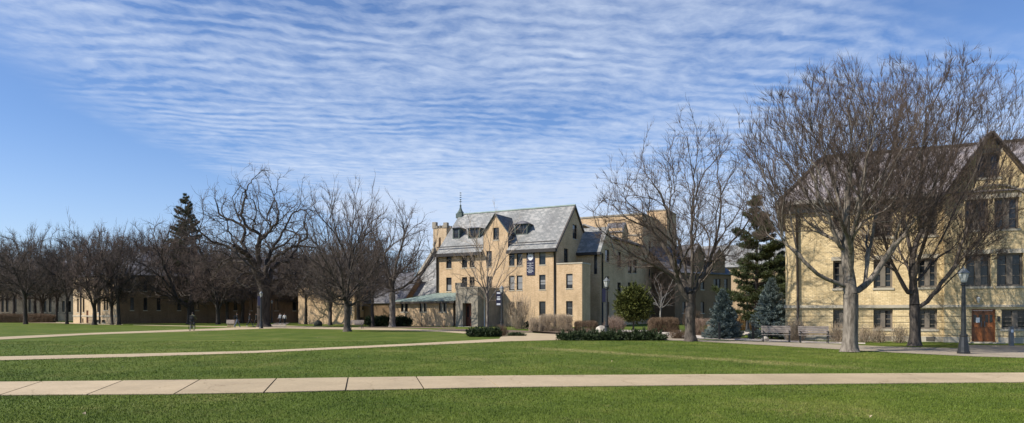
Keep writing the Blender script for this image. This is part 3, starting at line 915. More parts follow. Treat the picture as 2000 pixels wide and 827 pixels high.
lw = side_holes(X2, Y2, [(1206, 1213, 492, 522), (1206, 1213, 552, 575), (1206, 1213, 596, 620), (1226.5, 1234, 508, 534), (1236, 1243.5, 508, 534), (1226.5, 1234, 552, 576), (1236, 1243.5, 552, 576), (1227, 1242, 600, 622)])
LE = HF.lz(470, X2, (Y2 + DYc) / 2)
wall(cw, (X2, Y2), (X2, DYc), 0, LE, lw, .2)
cw.build('wing', M['brick_t'], H)
for h in ch1: window(H, (.003, CY), (CXR, CY), h, sill=None)
for h in cg: window(H, (CXR, CY), (CXR, Y2), h)
for h in lw: window(H, (X2, Y2), (X2, DYc), h)
cr = MB(); cs = (CR - CE) / (CDEP / 2); o_ = .35
cr.slab([(-2, CY - o_, CE - o_ * cs + .05), (CXR + .1, CY - o_, CE - o_ * cs + .05), (CXR + .1, CY + CDEP / 2, CR + .05), (-2, CY + CDEP / 2, CR + .05)], .14)
cr.slab([(CXR + .1, Y2 + o_, CE - o_ * cs + .05), (-4, Y2 + o_, CE - o_ * cs + .05), (-4, CY + CDEP / 2, CR + .05), (CXR + .1, CY + CDEP / 2, CR + .05)], .14)
LR = LE + 1.9
cr.slab([(X2 + .3, Y2, LE - .15), (X2 + .3, DYc, LE - .15), (X2 - 4.2, DYc, LR), (X2 - 4.2, Y2, LR)], .16)
cr.slab([(X2 - 9, DYc, LE - .15), (X2 - 9, Y2, LE - .15), (X2 - 4.2, Y2, LR), (X2 - 4.2, DYc, LR)], .16)
cr.build('wing_roof', M['slate_l'], H)
g2 = MB(); g2.box(.06, CXR + .12, CY - o_ - .14, CY - .004, CE - .75, CE - .38); g2.box(X2 + .004, X2 + .42, Y2 + .02, DYc - .02, LE - .45, LE - .2)
g2.build('gutter', M['gutter'], H)
pipe(H, [(CXR + .1, CY + .5, CE - .5), (CXR + .1, CY + .5, 0)], .12)
# low gabled dormer with lit front on the shaded wing
yd = HF.ly(1215, X2)
dm = MB(); dm.fn = None
zg = LE + 1.6
wall(dm, (X2 - 2.4, yd - .0), (X2 + .02, yd - .0), LE - .4, zg); wall(dm, (X2 + .02, yd), (X2 + .02, yd + 2.6), LE - .4, [(0, zg - .5), (1.3, zg + .9), (2.6, zg - .5)])
dm.build('wing_dormer', M['brick_t'], H)
dm = MB(); dm.slab([(X2 - 2.6, yd - .2, zg - .62), (X2 + .15, yd - .2, zg - .62), (X2 + .15, yd + 1.3, zg + .95), (X2 - 2.6, yd + 1.3, zg + .95)], .1)
dm.slab([(X2 + .15, yd + 2.8, zg - .62), (X2 - 2.6, yd + 2.8, zg - .62), (X2 - 2.6, yd + 1.3, zg + .95), (X2 + .15, yd + 1.3, zg + .95)], .1)
dm.build('wing_dormer_roof', M['slate_d'], H)

# low copper-roofed link and the stone porch
GF = -4.55
GL, GR = HF.lx(772, GF), HF.lx(889, GF)
GE = HF.lz(588, (GL + GR) / 2, GF)
gw_ = MB(); gh = []
for (a, b) in ((783.0, 796.5), (819.5, 833.5), (857.5, 872.5)):
    x0, x1 = HF.lx(a, GF), HF.lx(b, GF); xm = (x0 + x1) / 2
    z0, z1 = HF.lz(609.5, xm, GF), HF.lz(592.5, xm, GF); m_ = .10
    gh += [(x0 - GL, xm - m_ - GL, z0, z1), (xm + m_ - GL, x1 - GL, z0, z1)]
wall(gw_, (GL, GF), (GR, GF), 0, GE, gh, .2); wall(gw_, (GL, 1.5), (GL, GF), 0, GE); wall(gw_, (GR, GF), (GR, -.02), 0, GE)
lk = gw_.build('low_wing', M['brick_t'], H)
for h in gh: window(H, (GL, GF), (GR, GF), h, fm='frame_d', bars=1, sill='white_sill' if 'white_sill' in M else 'stone')
lm = MB()
for (a, b) in ((783.0, 796.5), (819.5, 833.5), (857.5, 872.5)):
    xm = (HF.lx(a, GF) + HF.lx(b, GF)) / 2
    lm.box(xm - .10, xm + .10, GF - .03, GF + .1, HF.lz(609.5, xm, GF), HF.lz(592.5, xm, GF))
lm.build('mullions', M['stone'], lk)
rg = MB(); GT = HF.lz(573, HF.lx(840, .1), .1)
A, B = (GL - .35, GF - .45, GE - .02), (GR + .1, GF - .45, GE - .02)
R1, R0 = (GR + .1, -.02, GT), (GL + 4.0, -.02, GT)
bk = (GL - .35, 1.5, GE - .02)
rg.slab([A, B, R1, R0], .08); rg.slab([bk, A, R0, (GL + 4.0, 1.5, GT)], .08)
ro = rg.build('low_wing_roof', M['copper'], H)
sm = MB()
for i in range(1, 19):
    t = i / 19; xa = A[0] + (B[0] - A[0]) * t
    xb = max(xa, R0[0]); fr = 1.0
    if xa < R0[0]: fr = (xa - A[0]) / (R0[0] - A[0])
    sm.bar((xa, A[1], A[2] + .02), (xa, A[1] + (R0[1] - A[1]) * fr, A[2] + (GT - A[2]) * fr + .02), .04, .05)
sm.bar((A[0], A[1], A[2] + .02), (R0[0], R0[1], R0[2] + .02), .07, .06)
sm.build('seams', M['copper'], ro)
fa = MB(); fa.box(GL - .38, GR + .1, GF - .52, GF - .004, GE - .36, GE - .105); fa.box(GL - .42, GL - .004, GF - .52, 1.5, GE - .361, GE - .106); fa.build('fascia', M['trim'], lk)
pipe(H, [(GR - .12, GF - .12, GE - .3), (GR - .12, GF - .12, 0)], .10)
# porch
PY = -6.1
PX0, PX1 = HF.lx(890, PY), HF.lx(933, PY)
PZ = HF.lz(564, (PX0 + PX1) / 2, PY)
dx0, dx1 = HF.lx(903.5, PY), HF.lx(920.5, PY)
dz = HF.lz(592.5, dx0, PY)
pw = MB(); wall(pw, (PX0, PY), (PX1, PY), 0, PZ, [(dx0 - PX0, dx1 - PX0, .05, dz)], .9)
wall(pw, (PX1, PY), (PX1, -.01), 0, PZ); wall(pw, (PX0, GF - .6), (PX0, PY), 0, PZ); wall(pw, (PX0, -.01), (PX0, GF + .0), GE, PZ)
pw.face([(PX0, PY, PZ), (PX1, PY, PZ), (PX1, -.01, PZ), (PX0, -.01, PZ)])
po = pw.build('porch', M['stone_grey'], H)
c_ = MB()
for (a0, a1, b0, b1) in ((PX0 - .05, PX1 + .05, PY - .05, PY + .3), (PX0 - .05, PX0 + .3, PY + .3, 0), (PX1 - .3, PX1 + .05, PY + .3, -.01)):
    c_.box(a0, a1, b0, b1, PZ + .002, PZ + .22)
c_.box(PX0 - .04, PX0 + .75, PY - .06, PY + .7, PZ + .22, PZ + .75)
c_.build('coping', M['stone_grey'], po)
dd = MB(); dm_ = (dx0 + dx1) / 2
dd.box(dx0 + .02, dm_ - .01, PY + .78, PY + .86, .06, dz - .06); dd.box(dm_ + .01, dx1 - .02, PY + .78, PY + .86, .06, dz - .06)
do = dd.build('door', M['door_d'], H)
dg = MB()
for (a, b) in ((dx0 + .2, dm_ - .2), (dm_ + .2, dx1 - .2)): dg.box(a, b, PY + .76, PY + .775, 1.2, dz - .4)
dg.build('pane', M['glass'], do)
hd = MB(); hd.box(dm_ + .06, dm_ + .1, PY + .72, PY + .78, 1.0, 1.3); hd.build('handle', M['iron_g'], do)
st = MB(); st.box(dx0 - .3, dx1 + .3, PY - .6, PY + .8, .0, .05); st.build('doorstep', M['stone'], H)
pipe(H, [(PX1 + .25, PY + 1.2, PZ - .6), (PX1 + .25, PY + 1.2, 0)], .06, mat='frame_w')

# ---------------- tall flat block behind on the right
T = HF.root('brick_block')
tag(T, 'tall flat roofed brick block behind the gabled hall, its right side in shade', 'building')
DXl = -9.0; DXr = X2 - .02; DY0 = DYc; DY1 = HF.ly(1322, DXr)
DZ = HF.lz(419, DXr, DY0)
tw = MB(); th = side_holes(DXr, DY0, [(1267, 1271, 470, 500), (1267, 1271, 520, 545), (1296, 1310, 545, 575), (1296, 1310, 590, 618), (1308, 1312, 495, 520), (1308, 1312, 440, 465)])
wall(tw, (DXl, DY0), (DXr, DY0), 0, DZ); wall(tw, (DXr, DY0), (DXr, DY1), 0, DZ, th); wall(tw, (DXr, DY1), (DXl, DY1), 0, DZ); wall(tw, (DXl, DY1), (DXl, DY0), 0, DZ)
tw.face([(DXl, DY0, DZ), (DXr, DY0, DZ), (DXr, DY1, DZ), (DXl, DY1, DZ)])
tw.build('wall', M['brick_t'], T)
for h in th: window(T, (DXr, DY0), (DXr, DY1), h)
# stair tower, a little higher
SY = HF.ly(1286, DXr); SX = HF.lx(1303, SY); S1 = HF.ly(1321, SX); SZ = HF.lz(411.5, SX, SY)
sw = MB(); wall(sw, (DXr - 2, SY), (SX, SY), 0, SZ); wall(sw, (SX, SY), (SX, S1), 0, SZ); wall(sw, (SX, S1), (DXr - 2, S1), 0, SZ); wall(sw, (DXr - 2, S1), (DXr - 2, SY), DZ - .5, SZ)
sw.face([(DXr - 2, SY, SZ), (SX, SY, SZ), (SX, S1, SZ), (DXr - 2, S1, SZ)])
so = sw.build('stair_tower', M['brick_t'], T)
cp = MB(); cp.box(DXl - .1, DXr + .1, DY0 - .1, DY0 + .3, DZ + .002, DZ + .25); cp.box(DXr - .3, DXr + .1, DY0 + .3, SY - .01, DZ + .002, DZ + .25)
cp.box(DXr - 2.1, SX + .08, SY - .08, SY + .25, SZ + .002, SZ + .22); cp.box(SX - .25, SX + .08, SY + .25, S1, SZ + .002, SZ + .22)
cp.box(DXl, DXr + .02, DY0 - .03, DY0 - .003, DZ - 3.4, DZ - 3.1)
cp.build('coping', M['stone_grey'], T)

# ---------------- far right wing, shaded, with gables
EF_ = Frame(X(1318, 106), 106, -30)
E = EF_.root('gabled_wing')
tag(E, 'shaded brown brick wing with gables and slate roof behind the middle bare tree', 'building')
EL = EF_.lx(1428); EE = EF_.lz(533, EL / 2, 0)
ew = MB(); eh = []
for row in ((545, 566), (590, 612)):
    for px_ in (1336, 1372, 1397, 1404, 1418):
        x0, x1 = EF_.lx(px_ - 3.5), EF_.lx(px_ + 3.5); eh.append((x0, x1, EF_.lz(row[1], x0, 0), EF_.lz(row[0], x0, 0)))
gm0, gm1 = EF_.lx(1352), EF_.lx(1376); gmm = (gm0 + gm1) / 2; gp = EF_.lz(476, gmm, 0); gs = EF_.lz(500, gmm, 0)
gn0, gn1 = EF_.lx(1392), EF_.lx(1416); gnm = (gn0 + gn1) / 2; gq = EF_.lz(484, gnm, 0); gr_ = EF_.lz(505, gnm, 0)
wall(ew, (0, 0), (EL, 0), 0, [(0, EE), (gm0 - .001, EE), (gm0, gs), (gmm, gp), (gm1, gs), (gm1 + .001, EE), (gn0 - .001, EE), (gn0, gr_), (gnm, gq), (gn1, gr_), (gn1 + .001, EE), (EL, EE)], eh)
wall(ew, (EL, 0), (EL, 12), 0, EE); wall(ew, (0, 12), (0, 0), 0, EE)
ew.build('wall', M['brick_brown_shade'], E)
for h in eh: window(E, (0, 0), (EL, 0), h)
er = MB(); ER = EE + 4.6
er.slab([(-1, -.3, EE - .15), (EL + .3, -.3, EE - .15), (EL + .3, 6, ER), (-1, 6, ER)], .15); er.slab([(EL + .3, 12.3, EE - .15), (-1, 12.3, EE - .15), (-1, 6, ER), (EL + .3, 6, ER)], .15)
for (a, b, m_, s_, p_) in ((gm0, gm1, gmm, gs, gp), (gn0, gn1, gnm, gr_, gq)):
    er.slab([(b + .2, -.15, s_ - .25), (b + .2, 6, s_ - .25), (m_, 6, p_ + .05), (m_, -.15, p_ + .05)], .1)
    er.slab([(a - .2, 6, s_ - .25), (a - .2, -.15, s_ - .25), (m_, -.15, p_ + .05), (m_, 6, p_ + .05)], .1)
er.build('roof', M['slate_d'], E)
# another slate roofed hall further back beyond the pine
BF = Frame(X(1405, 135), 135, 20)
Bk = BF.root('slate_roofed_hall')
tag(Bk, 'pale slate roofed hall far back behind the tall dark pine', 'building')
bl = BF.lx(1560); be = BF.lz(520, 0, 0); brg = BF.lz(480, 0, 6)
bw_ = MB(); wall(bw_, (-6, 0), (bl, 0), 0, be); wall(bw_, (bl, 0), (bl, 12), 0, [(0, be), (6, brg), (12, be)]); wall(bw_, (-6, 12), (-6, 0), 0, [(0, be), (6, brg), (12, be)])
bw_.build('wall', M['brick_t'], Bk)
b_r = MB(); b_r.slab([(-6.2, -.4, be - .3), (bl + .2, -.4, be - .3), (bl + .2, 6, brg), (-6.2, 6, brg)], .15); b_r.slab([(bl + .2, 12.4, be - .3), (-6.2, 12.4, be - .3), (-6.2, 6, brg), (bl + .2, 6, brg)], .15)
b_r.build('roof', M['slate_l'], Bk)

# ---------------- chapel and halls to the left of the hall
CF = Frame(X(855, 100), 100, 28)
Cp = CF.root('chapel')
tag(Cp, 'chapel with steep pale slate roof, dark gabled front and battlemented tower left of the hall', 'building')
ce = CF.lz(576, -4, 0); cr_ = CF.lz(494, -4, 7)
c0 = CF.lx(797); 
cwm = MB(); wall(cwm, (c0, 0), (1.5, 0), 0, ce); wall(cwm, (c0, 14), (c0, 0), 0, [(0, ce), (7, cr_), (14, ce)]); wall(cwm, (1.5, 0), (1.5, 14), 0, [(0, ce), (7, cr_), (14, ce)])
cwm.build('wall', M['brick_t'], Cp)
crm = MB(); crm.slab([(c0 + .4, -.4, ce - .2), (1.8, -.4, ce - .2), (1.8, 7, cr_), (c0 + .4, 7, cr_)], .16); crm.slab([(1.8, 14.4, ce - .2), (c0 + .4, 14.4, ce - .2), (c0 + .4, 7, cr_), (1.8, 7, cr_)], .16)
crm.build('roof', M['slate_l'], Cp)
# stone gable coping with finial
pg = MB(); pg.bar((c0, -.5, ce - .2), (c0, 7, cr_ + .35), .6, .5, (1, 0, 0)); pg.bar((c0, 7, cr_ + .35), (c0, 14.4, ce - .2), .6, .5, (1, 0, 0)); pg.lathe([(.35, 0), (.4, .4), (.15, .8), (.25, 1.2), (.03, 1.9)], 8, (c0, 7, cr_ + .2))
pg.build('gable_coping', M['stone_grey'], Cp)
# lower dark slate nave roof in front of the gable, to the left
n0 = CF.lx(700, -3)
nm = MB(); ne = CF.lz(590, n0 / 2, -3); nr = CF.lz(540, n0 / 2, 1)
wall(nm, (n0, -3), (c0 + 1.2, -3), 0, ne); wall(nm, (c0 + 1.2, -3), (c0 + 1.2, 5), 0, [(0, ne), (4, nr), (8, ne)]); nm.build('nave', M['brick_brown_shade'], Cp)
nm = MB(); nm.slab([(n0, -3.3, ne - .2), (c0 + 1.4, -3.3, ne - .2), (c0 + 1.4, 1, nr), (n0, 1, nr)], .14); nm.slab([(c0 + 1.4, 5.3, ne - .2), (n0, 5.3, ne - .2), (n0, 1, nr), (c0 + 1.4, 1, nr)], .14); nm.build('nave_roof', M['slate_d'], Cp)
# tower
TY = 12.0
t0, t1 = CF.lx(846, TY), CF.lx(872, TY); tz = CF.lz(447, t0, TY)
tm = MB(); wall(tm, (t0, TY), (t1, TY), 0, tz, [((t1 - t0) * .42, (t1 - t0) * .58, tz - 4, tz - 1.6)], .3); wall(tm, (t1, TY), (t1, TY + 4), 0, tz); wall(tm, (t0, TY + 4), (t0, TY), 0, tz); wall(tm, (t1, TY + 4), (t0, TY + 4), 0, tz)
to = tm.build('tower', M['brick_far'], Cp)
tm = MB(); k = 5; w_ = (t1 - t0) / (2 * k - 1)
for i in range(k):
    tm.box(t0 + 2 * i * w_, t0 + (2 * i + 1) * w_, TY - .06, TY + .4, tz, tz + .45)
    tm.box(t1 - .4, t1 + .06, TY + .5 + i * .75, TY + .9 + i * .75, tz, tz + .45)
tm.box(t0 - .15, t0 + .6, TY - .1, TY + .5, tz + .0, tz + 1.1); tm.box(t1 - .6, t1 + .15, TY - .1, TY + .5, tz, tz + .9)
tm.build('battlements', M['stone_grey'], to)

# brick hall with a shaded side left of the chapel
KF = Frame(X(692, 101), 101, 28)
Kh = KF.root('brick_hall')
tag(Kh, 'brick hall with shaded brown side wall behind the upright bare tree left of the chapel', 'building')
kd = KF.ly(735, 0); kz = KF.lz(560, 0, 0)
kw = MB(); k_f = [(11.6 - 1.25 + .0, 11.6 - .45, 1.6, 3.6)]
ks = []
for (a, b, pt, pb) in ((707, 711, 595, 606), (717, 722, 595, 607), (703, 711, 620, 626), (717, 724, 620, 626)):
    ya, yb_ = KF.ly(a, 0), KF.ly(b, 0); ks.append((ya, yb_, KF.lz(pb, 0, ya), KF.lz(pt, 0, ya)))
wall(kw, (-11.6, 0), (0, 0), 0, kz, k_f); wall(kw, (0, 0), (0, kd), 0, kz, ks, .15)
k2 = KF.lx(778, kd); k2h = [(KF.lx(742, kd), KF.lx(747.5, kd), KF.lz(612, 4, kd), KF.lz(590, 4, kd))]
wall(kw, (0, kd), (k2, kd), 0, kz - .3, k2h); wall(kw, (k2, kd), (k2, kd + 8), 0, kz - .3)
wall(kw, (-11.6, kd + 8), (-11.6, 0), 0, kz)
kw.build('wall', M['brick_t'], Kh)
for h in ks: window(Kh, (0, 0), (0, kd), h, fm='frame_t', depth=.15)
for h in k2h: window(Kh, (0, kd), (k2, kd), h)
for h in k_f: window(Kh, (-11.6, 0), (0, 0), h)
kr = MB(); kr.slab([(.3, -.3, kz - .1), (.3, kd, kz - .1), (-6, kd, kz + 5), (-6, -.3, kz + 5)], .15); kr.slab([(-12, kd, kz - .1), (-12, -.3, kz - .1), (-6, -.3, kz + 5), (-6, kd, kz + 5)], .15)
kr.slab([(.3, kd - .3, kz - .4), (k2 + .3, kd - .3, kz - .4), (k2 + .3, kd + 4, kz + 2.5), (-3, kd + 4, kz + 2.5)], .15)
kr.build('roof', M['slate_d'], Kh)
# far narrow hall seen between trunks
MF = Frame(X(615, 135), 135, 28)
Mh = MF.root('brick_hall')
tag(Mh, 'distant buff brick hall at the end of the receding path, seen between trunks', 'building')
md = MF.ly(641, 0); mz = MF.lz(578, 0, 0)
mm = MB(); mh = [(9 - MF.lx(615) + MF.lx(604), 9 - MF.lx(615) + MF.lx(608), 2, 4.2)]
mh = [(9 + MF.lx(604.5), 9 + MF.lx(608.5), 1.8, 4.2)]
wall(mm, (-9, 0), (0, 0), 0, mz, mh); wall(mm, (0, 0), (0, md), 0, mz); wall(mm, (-9, md), (-9, 0), 0, mz)
mm.build('wall', M['brick_t'], Mh)
for h in mh: window(Mh, (-9, 0), (0, 0), h)
mr = MB(); mr.slab([(.3, -.3, mz - .1), (.3, md, mz - .1), (-4.5, md, mz + 4), (-4.5, -.3, mz + 4)], .15); mr.slab([(-9.3, md, mz - .1), (-9.3, -.3, mz - .1), (-4.5, -.3, mz + 4), (-4.5, md, mz + 4)], .15)
mr.build('roof', M['slate_d'], Mh)

# ---------------- long hall at far left: sunlit end, shaded long side
LF = Frame(X(232, 108), 108, -36)                # long side, facing right
Lh = LF.root('long_brick_hall')
tag(Lh, 'long brick hall behind the left trees, end wall sunlit and long side in shade', 'building')
LL = LF.lx(600); lz_ = LF.lz(540, LL * .4, 0)
lw_ = MB(); lh = []
for px_ in (258, 284, 310, 350, 385, 425, 460, 490, 540, 575):
    x0, x1 = LF.lx(px_ - 3.6), LF.lx(px_ + 3.6); lh.append((x0, x1, 2.2, 4.3))
for px_ in (258, 284, 310, 350, 385, 425, 460, 490, 540, 575):
    x0, x1 = LF.lx(px_ - 3.6), LF.lx(px_ + 3.6); lh.append((x0, x1, 5.4, 7.0))
wall(lw_, (0, 0), (LL, 0), 0, lz_, lh, .2)
lw_.build('wall', M['brick_brown_shade'], Lh)  # shade on this side is painted in: darker brick than the sunlit end
for h in lh: window(Lh, (0, 0), (LL, 0), h, sill='stone', depth=.2)
# end wall runs back to the left; its own frame gives its direction
w0 = (X(232, 108), 108.0); w1 = None
for Yt in np.linspace(100, 160, 601):
    q = (X(143, Yt), Yt)
    v_ = (w0[0] - q[0], w0[1] - q[1])
    if abs(math.degrees(math.atan2(v_[1], v_[0])) + 34) < .4: w1 = q
def toL(p):
    dx, dy = p[0] - LF.o[0], p[1] - LF.o[1]
    return (dx * LF.c - dy * LF.s, dx * LF.s + dy * LF.c)
e1 = toL(w1); eL = math.hypot(*e1)
em = MB(); eh = []
ed = np.array([-e1[0], -e1[1]]) / eL
def es(px_):
    k = (px_ - CX) / F
    best = min(np.linspace(0, eL, 800), key=lambda s: abs(X(px_, (w1[1] + (w0[1] - w1[1]) * s / eL)) - (w1[0] + (w0[0] - w1[0]) * s / eL)))
    return best
for (a, b, c, d_) in ((150.5, 154, 1.9, 4.3), (161.5, 165, 1.9, 4.3), (189.5, 193.5, 1.9, 4.3), (202.5, 206, 2.2, 4.3), (207.5, 211, 2.2, 4.3), (150, 156, 5.4, 7), (171, 176, 5.4, 7), (189.5, 194, 5.4, 7), (203, 210, 5.4, 7), (160.5, 163, .05, .85), (199, 206, .1, .6), (187, 193, .1, .6)):
    eh.append((es(a), es(b), c, d_))
dh = (es(168.5), es(172.5), .05, 2.2)
wall(em, e1, (0, 0), 0, lz_, eh + [dh], .2)
em.build('end_wall', M['brick_far'], Lh)
for h in eh: window(Lh, e1, (0, 0), h, depth=.2)
fnL = lambda s, w, z: (e1[0] + ed[0] * s + ed[1] * w, e1[1] + ed[1] * s - ed[0] * w, z)
m = MB(fnL); m.box(dh[0], dh[1], -.18, -.12, dh[2], dh[3]); m.build('door', M['door_d'], Lh)
m = MB(fnL)
for px_ in (158.5, 195.5, 218):
    s_ = es(px_); m.box(s_ - .09, s_ + .09, .02, .18, 0, lz_ - .3)
m.build('downpipe', M['gutter'], Lh)
m = MB(fnL); m.box(0, eL, .003, .08, 1.15, 1.35); m.build('string_course', M['stone'], Lh)
m = MB(fnL)
s0_, s1_ = es(199), es(211)
for s_ in np.linspace(s0_, s1_, 7): m.box(s_ - .02, s_ + .02, 2.2, 2.24, .0, 1.0)
m.bar((s0_, 2.22, 1.02), (s1_, 2.22, 1.02), .05, .05); m.bar((s0_, 2.22, .55), (s1_, 2.22, .55), .03, .03)
m.build('handrail', M['iron'], Lh)
lr = MB(); ap = (e1[0] / 2 + 0, e1[1] / 2)
bL = (LL, 0)
mid = (e1[0] * .5, e1[1] * .5)
lr.slab([(-.2, -.4, lz_ - .1), (LL, -.4, lz_ - .1), (LL, 6, lz_ + 4.4), (5, 6, lz_ + 4.4)], .2)
lr.slab([(e1[0], e1[1] - .2, lz_ - .1), (-.2, -.4, lz_ - .1), (5, 6, lz_ + 4.4), (e1[0] + 6, e1[1] + 6, lz_ + 4.4)], .2)
lr.build('roof', M['slate_d'], Lh)
# grey hall at the far left edge
WF = Frame(X(-60, 150), 150, -12)
Wh = WF.root('grey_hall')
tag(Wh, 'shaded grey stone hall with tall narrow windows behind the leftmost trees', 'building')
WL = WF.lx(150); wz = WF.lz(545, WL / 2, 0)
wm_ = MB(); wh = []
for px_ in (-30, -8, 5, 14, 30, 47, 58, 68, 80, 88, 98, 112, 124, 136):
    x0, x1 = WF.lx(px_ - 2.6), WF.lx(px_ + 2.6); wh.append((x0, x1, 2.0, 6.4 if px_ % 4 else 4.6))
wall(wm_, (0, 0), (WL, 0), 0, wz, wh, .4); wall(wm_, (WL, 0), (WL, 14), 0, wz)
wm_.build('wall', M['stone_grey'], Wh)
for h in wh: window(Wh, (0, 0), (WL, 0), h, depth=.3)
m = MB(); m.slab([(-1, -.4, wz - .1), (WL + .4, -.4, wz - .1), (WL + .4, 7, wz + 5), (-1, 7, wz + 5)], .2); m.build('roof', M['slate_d'], Wh)
# ---------------- yellow brick hall on the right
RF = Frame(X(1534, 42), 42, 23)
R = RF.root('yellow_brick_hall')
tag(R, 'pale yellow brick hall with banded base, slate roof and carved cross gable at right', 'building')
JL = RF.lx(1842); RLX = RF.lx(2330)
RE = RF.lz(397, 0, 0) - .15
SC_Z = RF.lz(600.5, 0, 0)
Z2 = (RF.lz(563, RF.lx(1725), 0), RF.lz(507, RF.lx(1725), 0)); Z1 = (RF.lz(643, RF.lx(1725), 0), RF.lz(604, RF.lx(1725), 0))
Z3 = (Z2[0] + 3.05, Z2[1] + 2.95)
colsR = [(1627, 1661), (1706, 1744), (1793, 1831)]
up, lo = [], []
for (a, b) in colsR:
    x0, x1 = RF.lx(a), RF.lx(b)
    up += [(x0, x1, *Z2), (x0, x1, *Z3)]; lo.append((x0, x1, *Z1))
PRJ = -.35
m = MB(); wall(m, (0, 0), (JL, 0), SC_Z, RE, up, .28); wall(m, (0, 13), (0, 0), SC_Z, RE)
# gabled bay
BXc = RF.lx(1934, PRJ); BHW = BXc - JL; BR = BXc + BHW
GA = RF.lz(264, BXc, PRJ); GE_ = RE - .1; 
gz3 = (RF.lz(449, BXc, PRJ), RF.lz(388, BXc, PRJ)); gz2 = (RF.lz(560, BXc, PRJ), RF.lz(496, BXc, PRJ)); gz1 = (RF.lz(643, BXc, PRJ), RF.lz(604.5, BXc, PRJ)); gz4 = (RF.lz(347, BXc, PRJ), RF.lz(299, BXc, PRJ))
L_ = lambda p: RF.lx(p, PRJ) - JL
gup = [(L_(1886), L_(1936), *gz2), (L_(1947), L_(1999), *gz2), (L_(1885), L_(1931), *gz3), (L_(1942), L_(1991), *gz3), (L_(1907), L_(1954), *gz4)]
glo = [(L_(1956), L_(2012), *gz1)]
door = (L_(1897.5), L_(1944.5), .06, RF.lz(604, BXc, PRJ))
gtop_ = [(0, GE_), (BHW, GA), (2 * BHW, GE_)]
wall(m, (JL, PRJ), (BR, PRJ), SC_Z, gtop_, gup, .28)
wall(m, (JL, 0), (JL, PRJ), SC_Z, RE); wall(m, (BR, PRJ), (BR, 0), SC_Z, RE); wall(m, (BR, 0), (RLX, 0), SC_Z, RE); wall(m, (RLX, 0), (RLX, 13), SC_Z, RE); wall(m, (RLX, 13), (0, 13), SC_Z, RE)
m.build('wall', M['brick_y'], R)
b = MB(); wall(b, (0, 0), (JL, 0), 0, SC_Z, lo, .28); wall(b, (0, 13), (0, 0), 0, SC_Z); wall(b, (JL, 0), (JL, PRJ), 0, SC_Z)
wall(b, (JL, PRJ), (BR, PRJ), 0, SC_Z, glo + [door], .28); wall(b, (BR, PRJ), (BR, 0), 0, SC_Z); wall(b, (BR, 0), (RLX, 0), 0, SC_Z)
b.build('base_wall', M['brick_yb'], R)
s = MB(); s.box(-.08, JL - .002, -.09, -.003, SC_Z - .06, SC_Z + .12); s.box(-.08, -.003, 0, 13, SC_Z - .06, SC_Z + .12); s.box(JL - .08, BR + .08, PRJ - .09, PRJ - .003, SC_Z - .04, SC_Z + .10)
s.box(-.06, JL - .003, -.06, -.002, 0, .32); s.box(JL - .06, JL + door[0] - .12, PRJ - .06, PRJ - .003, 0, .32); s.box(JL + door[1] + .12, BR, PRJ - .06, PRJ - .003, 0, .32)
s.build('string_course', M['stone'], R)
for h in up: window(R, (0, 0), (JL, 0), h, fm='frame_t', lights=2, mull=.26, bars=3, depth=.28, sill='stone', lintel='stone', fw=.11)
for h in lo: window(R, (0, 0), (JL, 0), h, fm='frame_t', lights=2, mull=.24, bars=3, depth=.28, sill='stone', fw=.10)
for h in gup: window(R, (JL, PRJ), (BR, PRJ), h, fm='frame_t', lights=2, mull=.28, bars=2, depth=.28, sill='stone', lintel='stone', fw=.11)
for h in glo: window(R, (JL, PRJ), (BR, PRJ), h, fm='frame_t', lights=2, mull=.26, bars=4, depth=.28, sill='stone', fw=.10)
# door
fnR = lambda s_, w, z: (JL + s_, PRJ - w, z)
d = MB(fnR); d0, d1, dz0, dz1 = door; dmid = (d0 + d1) / 2
fr = MB(fnR); fr.box(d0, d0 + .07, -.26, -.10, dz0, dz1); fr.box(d1 - .07, d1, -.26, -.10, dz0, dz1); fr.box(d0 + .07, d1 - .07, -.26, -.10, dz1 - .08, dz1)
d.box(d0 + .075, dmid - .006, -.24, -.18, dz0 + .01, dz1 - .085); d.box(dmid + .006, d1 - .075, -.24, -.18, dz0 + .01, dz1 - .085)
for (q0, q1) in ((d0 + .075, dmid - .006), (dmid + .006, d1 - .075)):
    w_ = (q1 - q0)
    for (a, c, e, f) in ((0, 1, 0, .10), (0, 1, .46, .54), (0, 1, .92, 1.0), (0, .14, 0, 1), (.86, 1, 0, 1), (.46, .54, 0, .5)):
        H_ = dz1 - .085 - dz0 - .01
        d.box(q0 + w_ * a, q0 + w_ * c, -.18, -.155 - .003 * (a > 0), dz0 + .01 + H_ * e, dz0 + .01 + H_ * f)
do = d.build('door', M['door'], R)
fr.build('frame', M['door'], do)
g = MB(fnR)
for t in (.17, .40, .66, .84): g.box(d0 + (d1 - d0) * t - .07, d0 + (d1 - d0) * t + .07, -.178, -.15, dz0 + 1.10, dz1 - .32)
g.build('pane', M['glass'], do)
g = MB(fnR); g.box(d0 + .24, d0 + .42, -.148, -.144, dz0 + 1.08, dz0 + 1.36); g.build('notice', M['white_paper'], do)
g = MB(fnR); g.box(dmid - .10, dmid - .06, -.16, -.11, dz0 + .85, dz0 + 1.15); g.box(dmid + .06, dmid + .10, -.16, -.11, dz0 + .85, dz0 + 1.15); g.build('handle', M['iron_g'], do)
g = MB(fnR); g.box(d0 - .25, d1 + .25, .005, .9, 0, .055); g.build('doorstep', M['stone'], R)
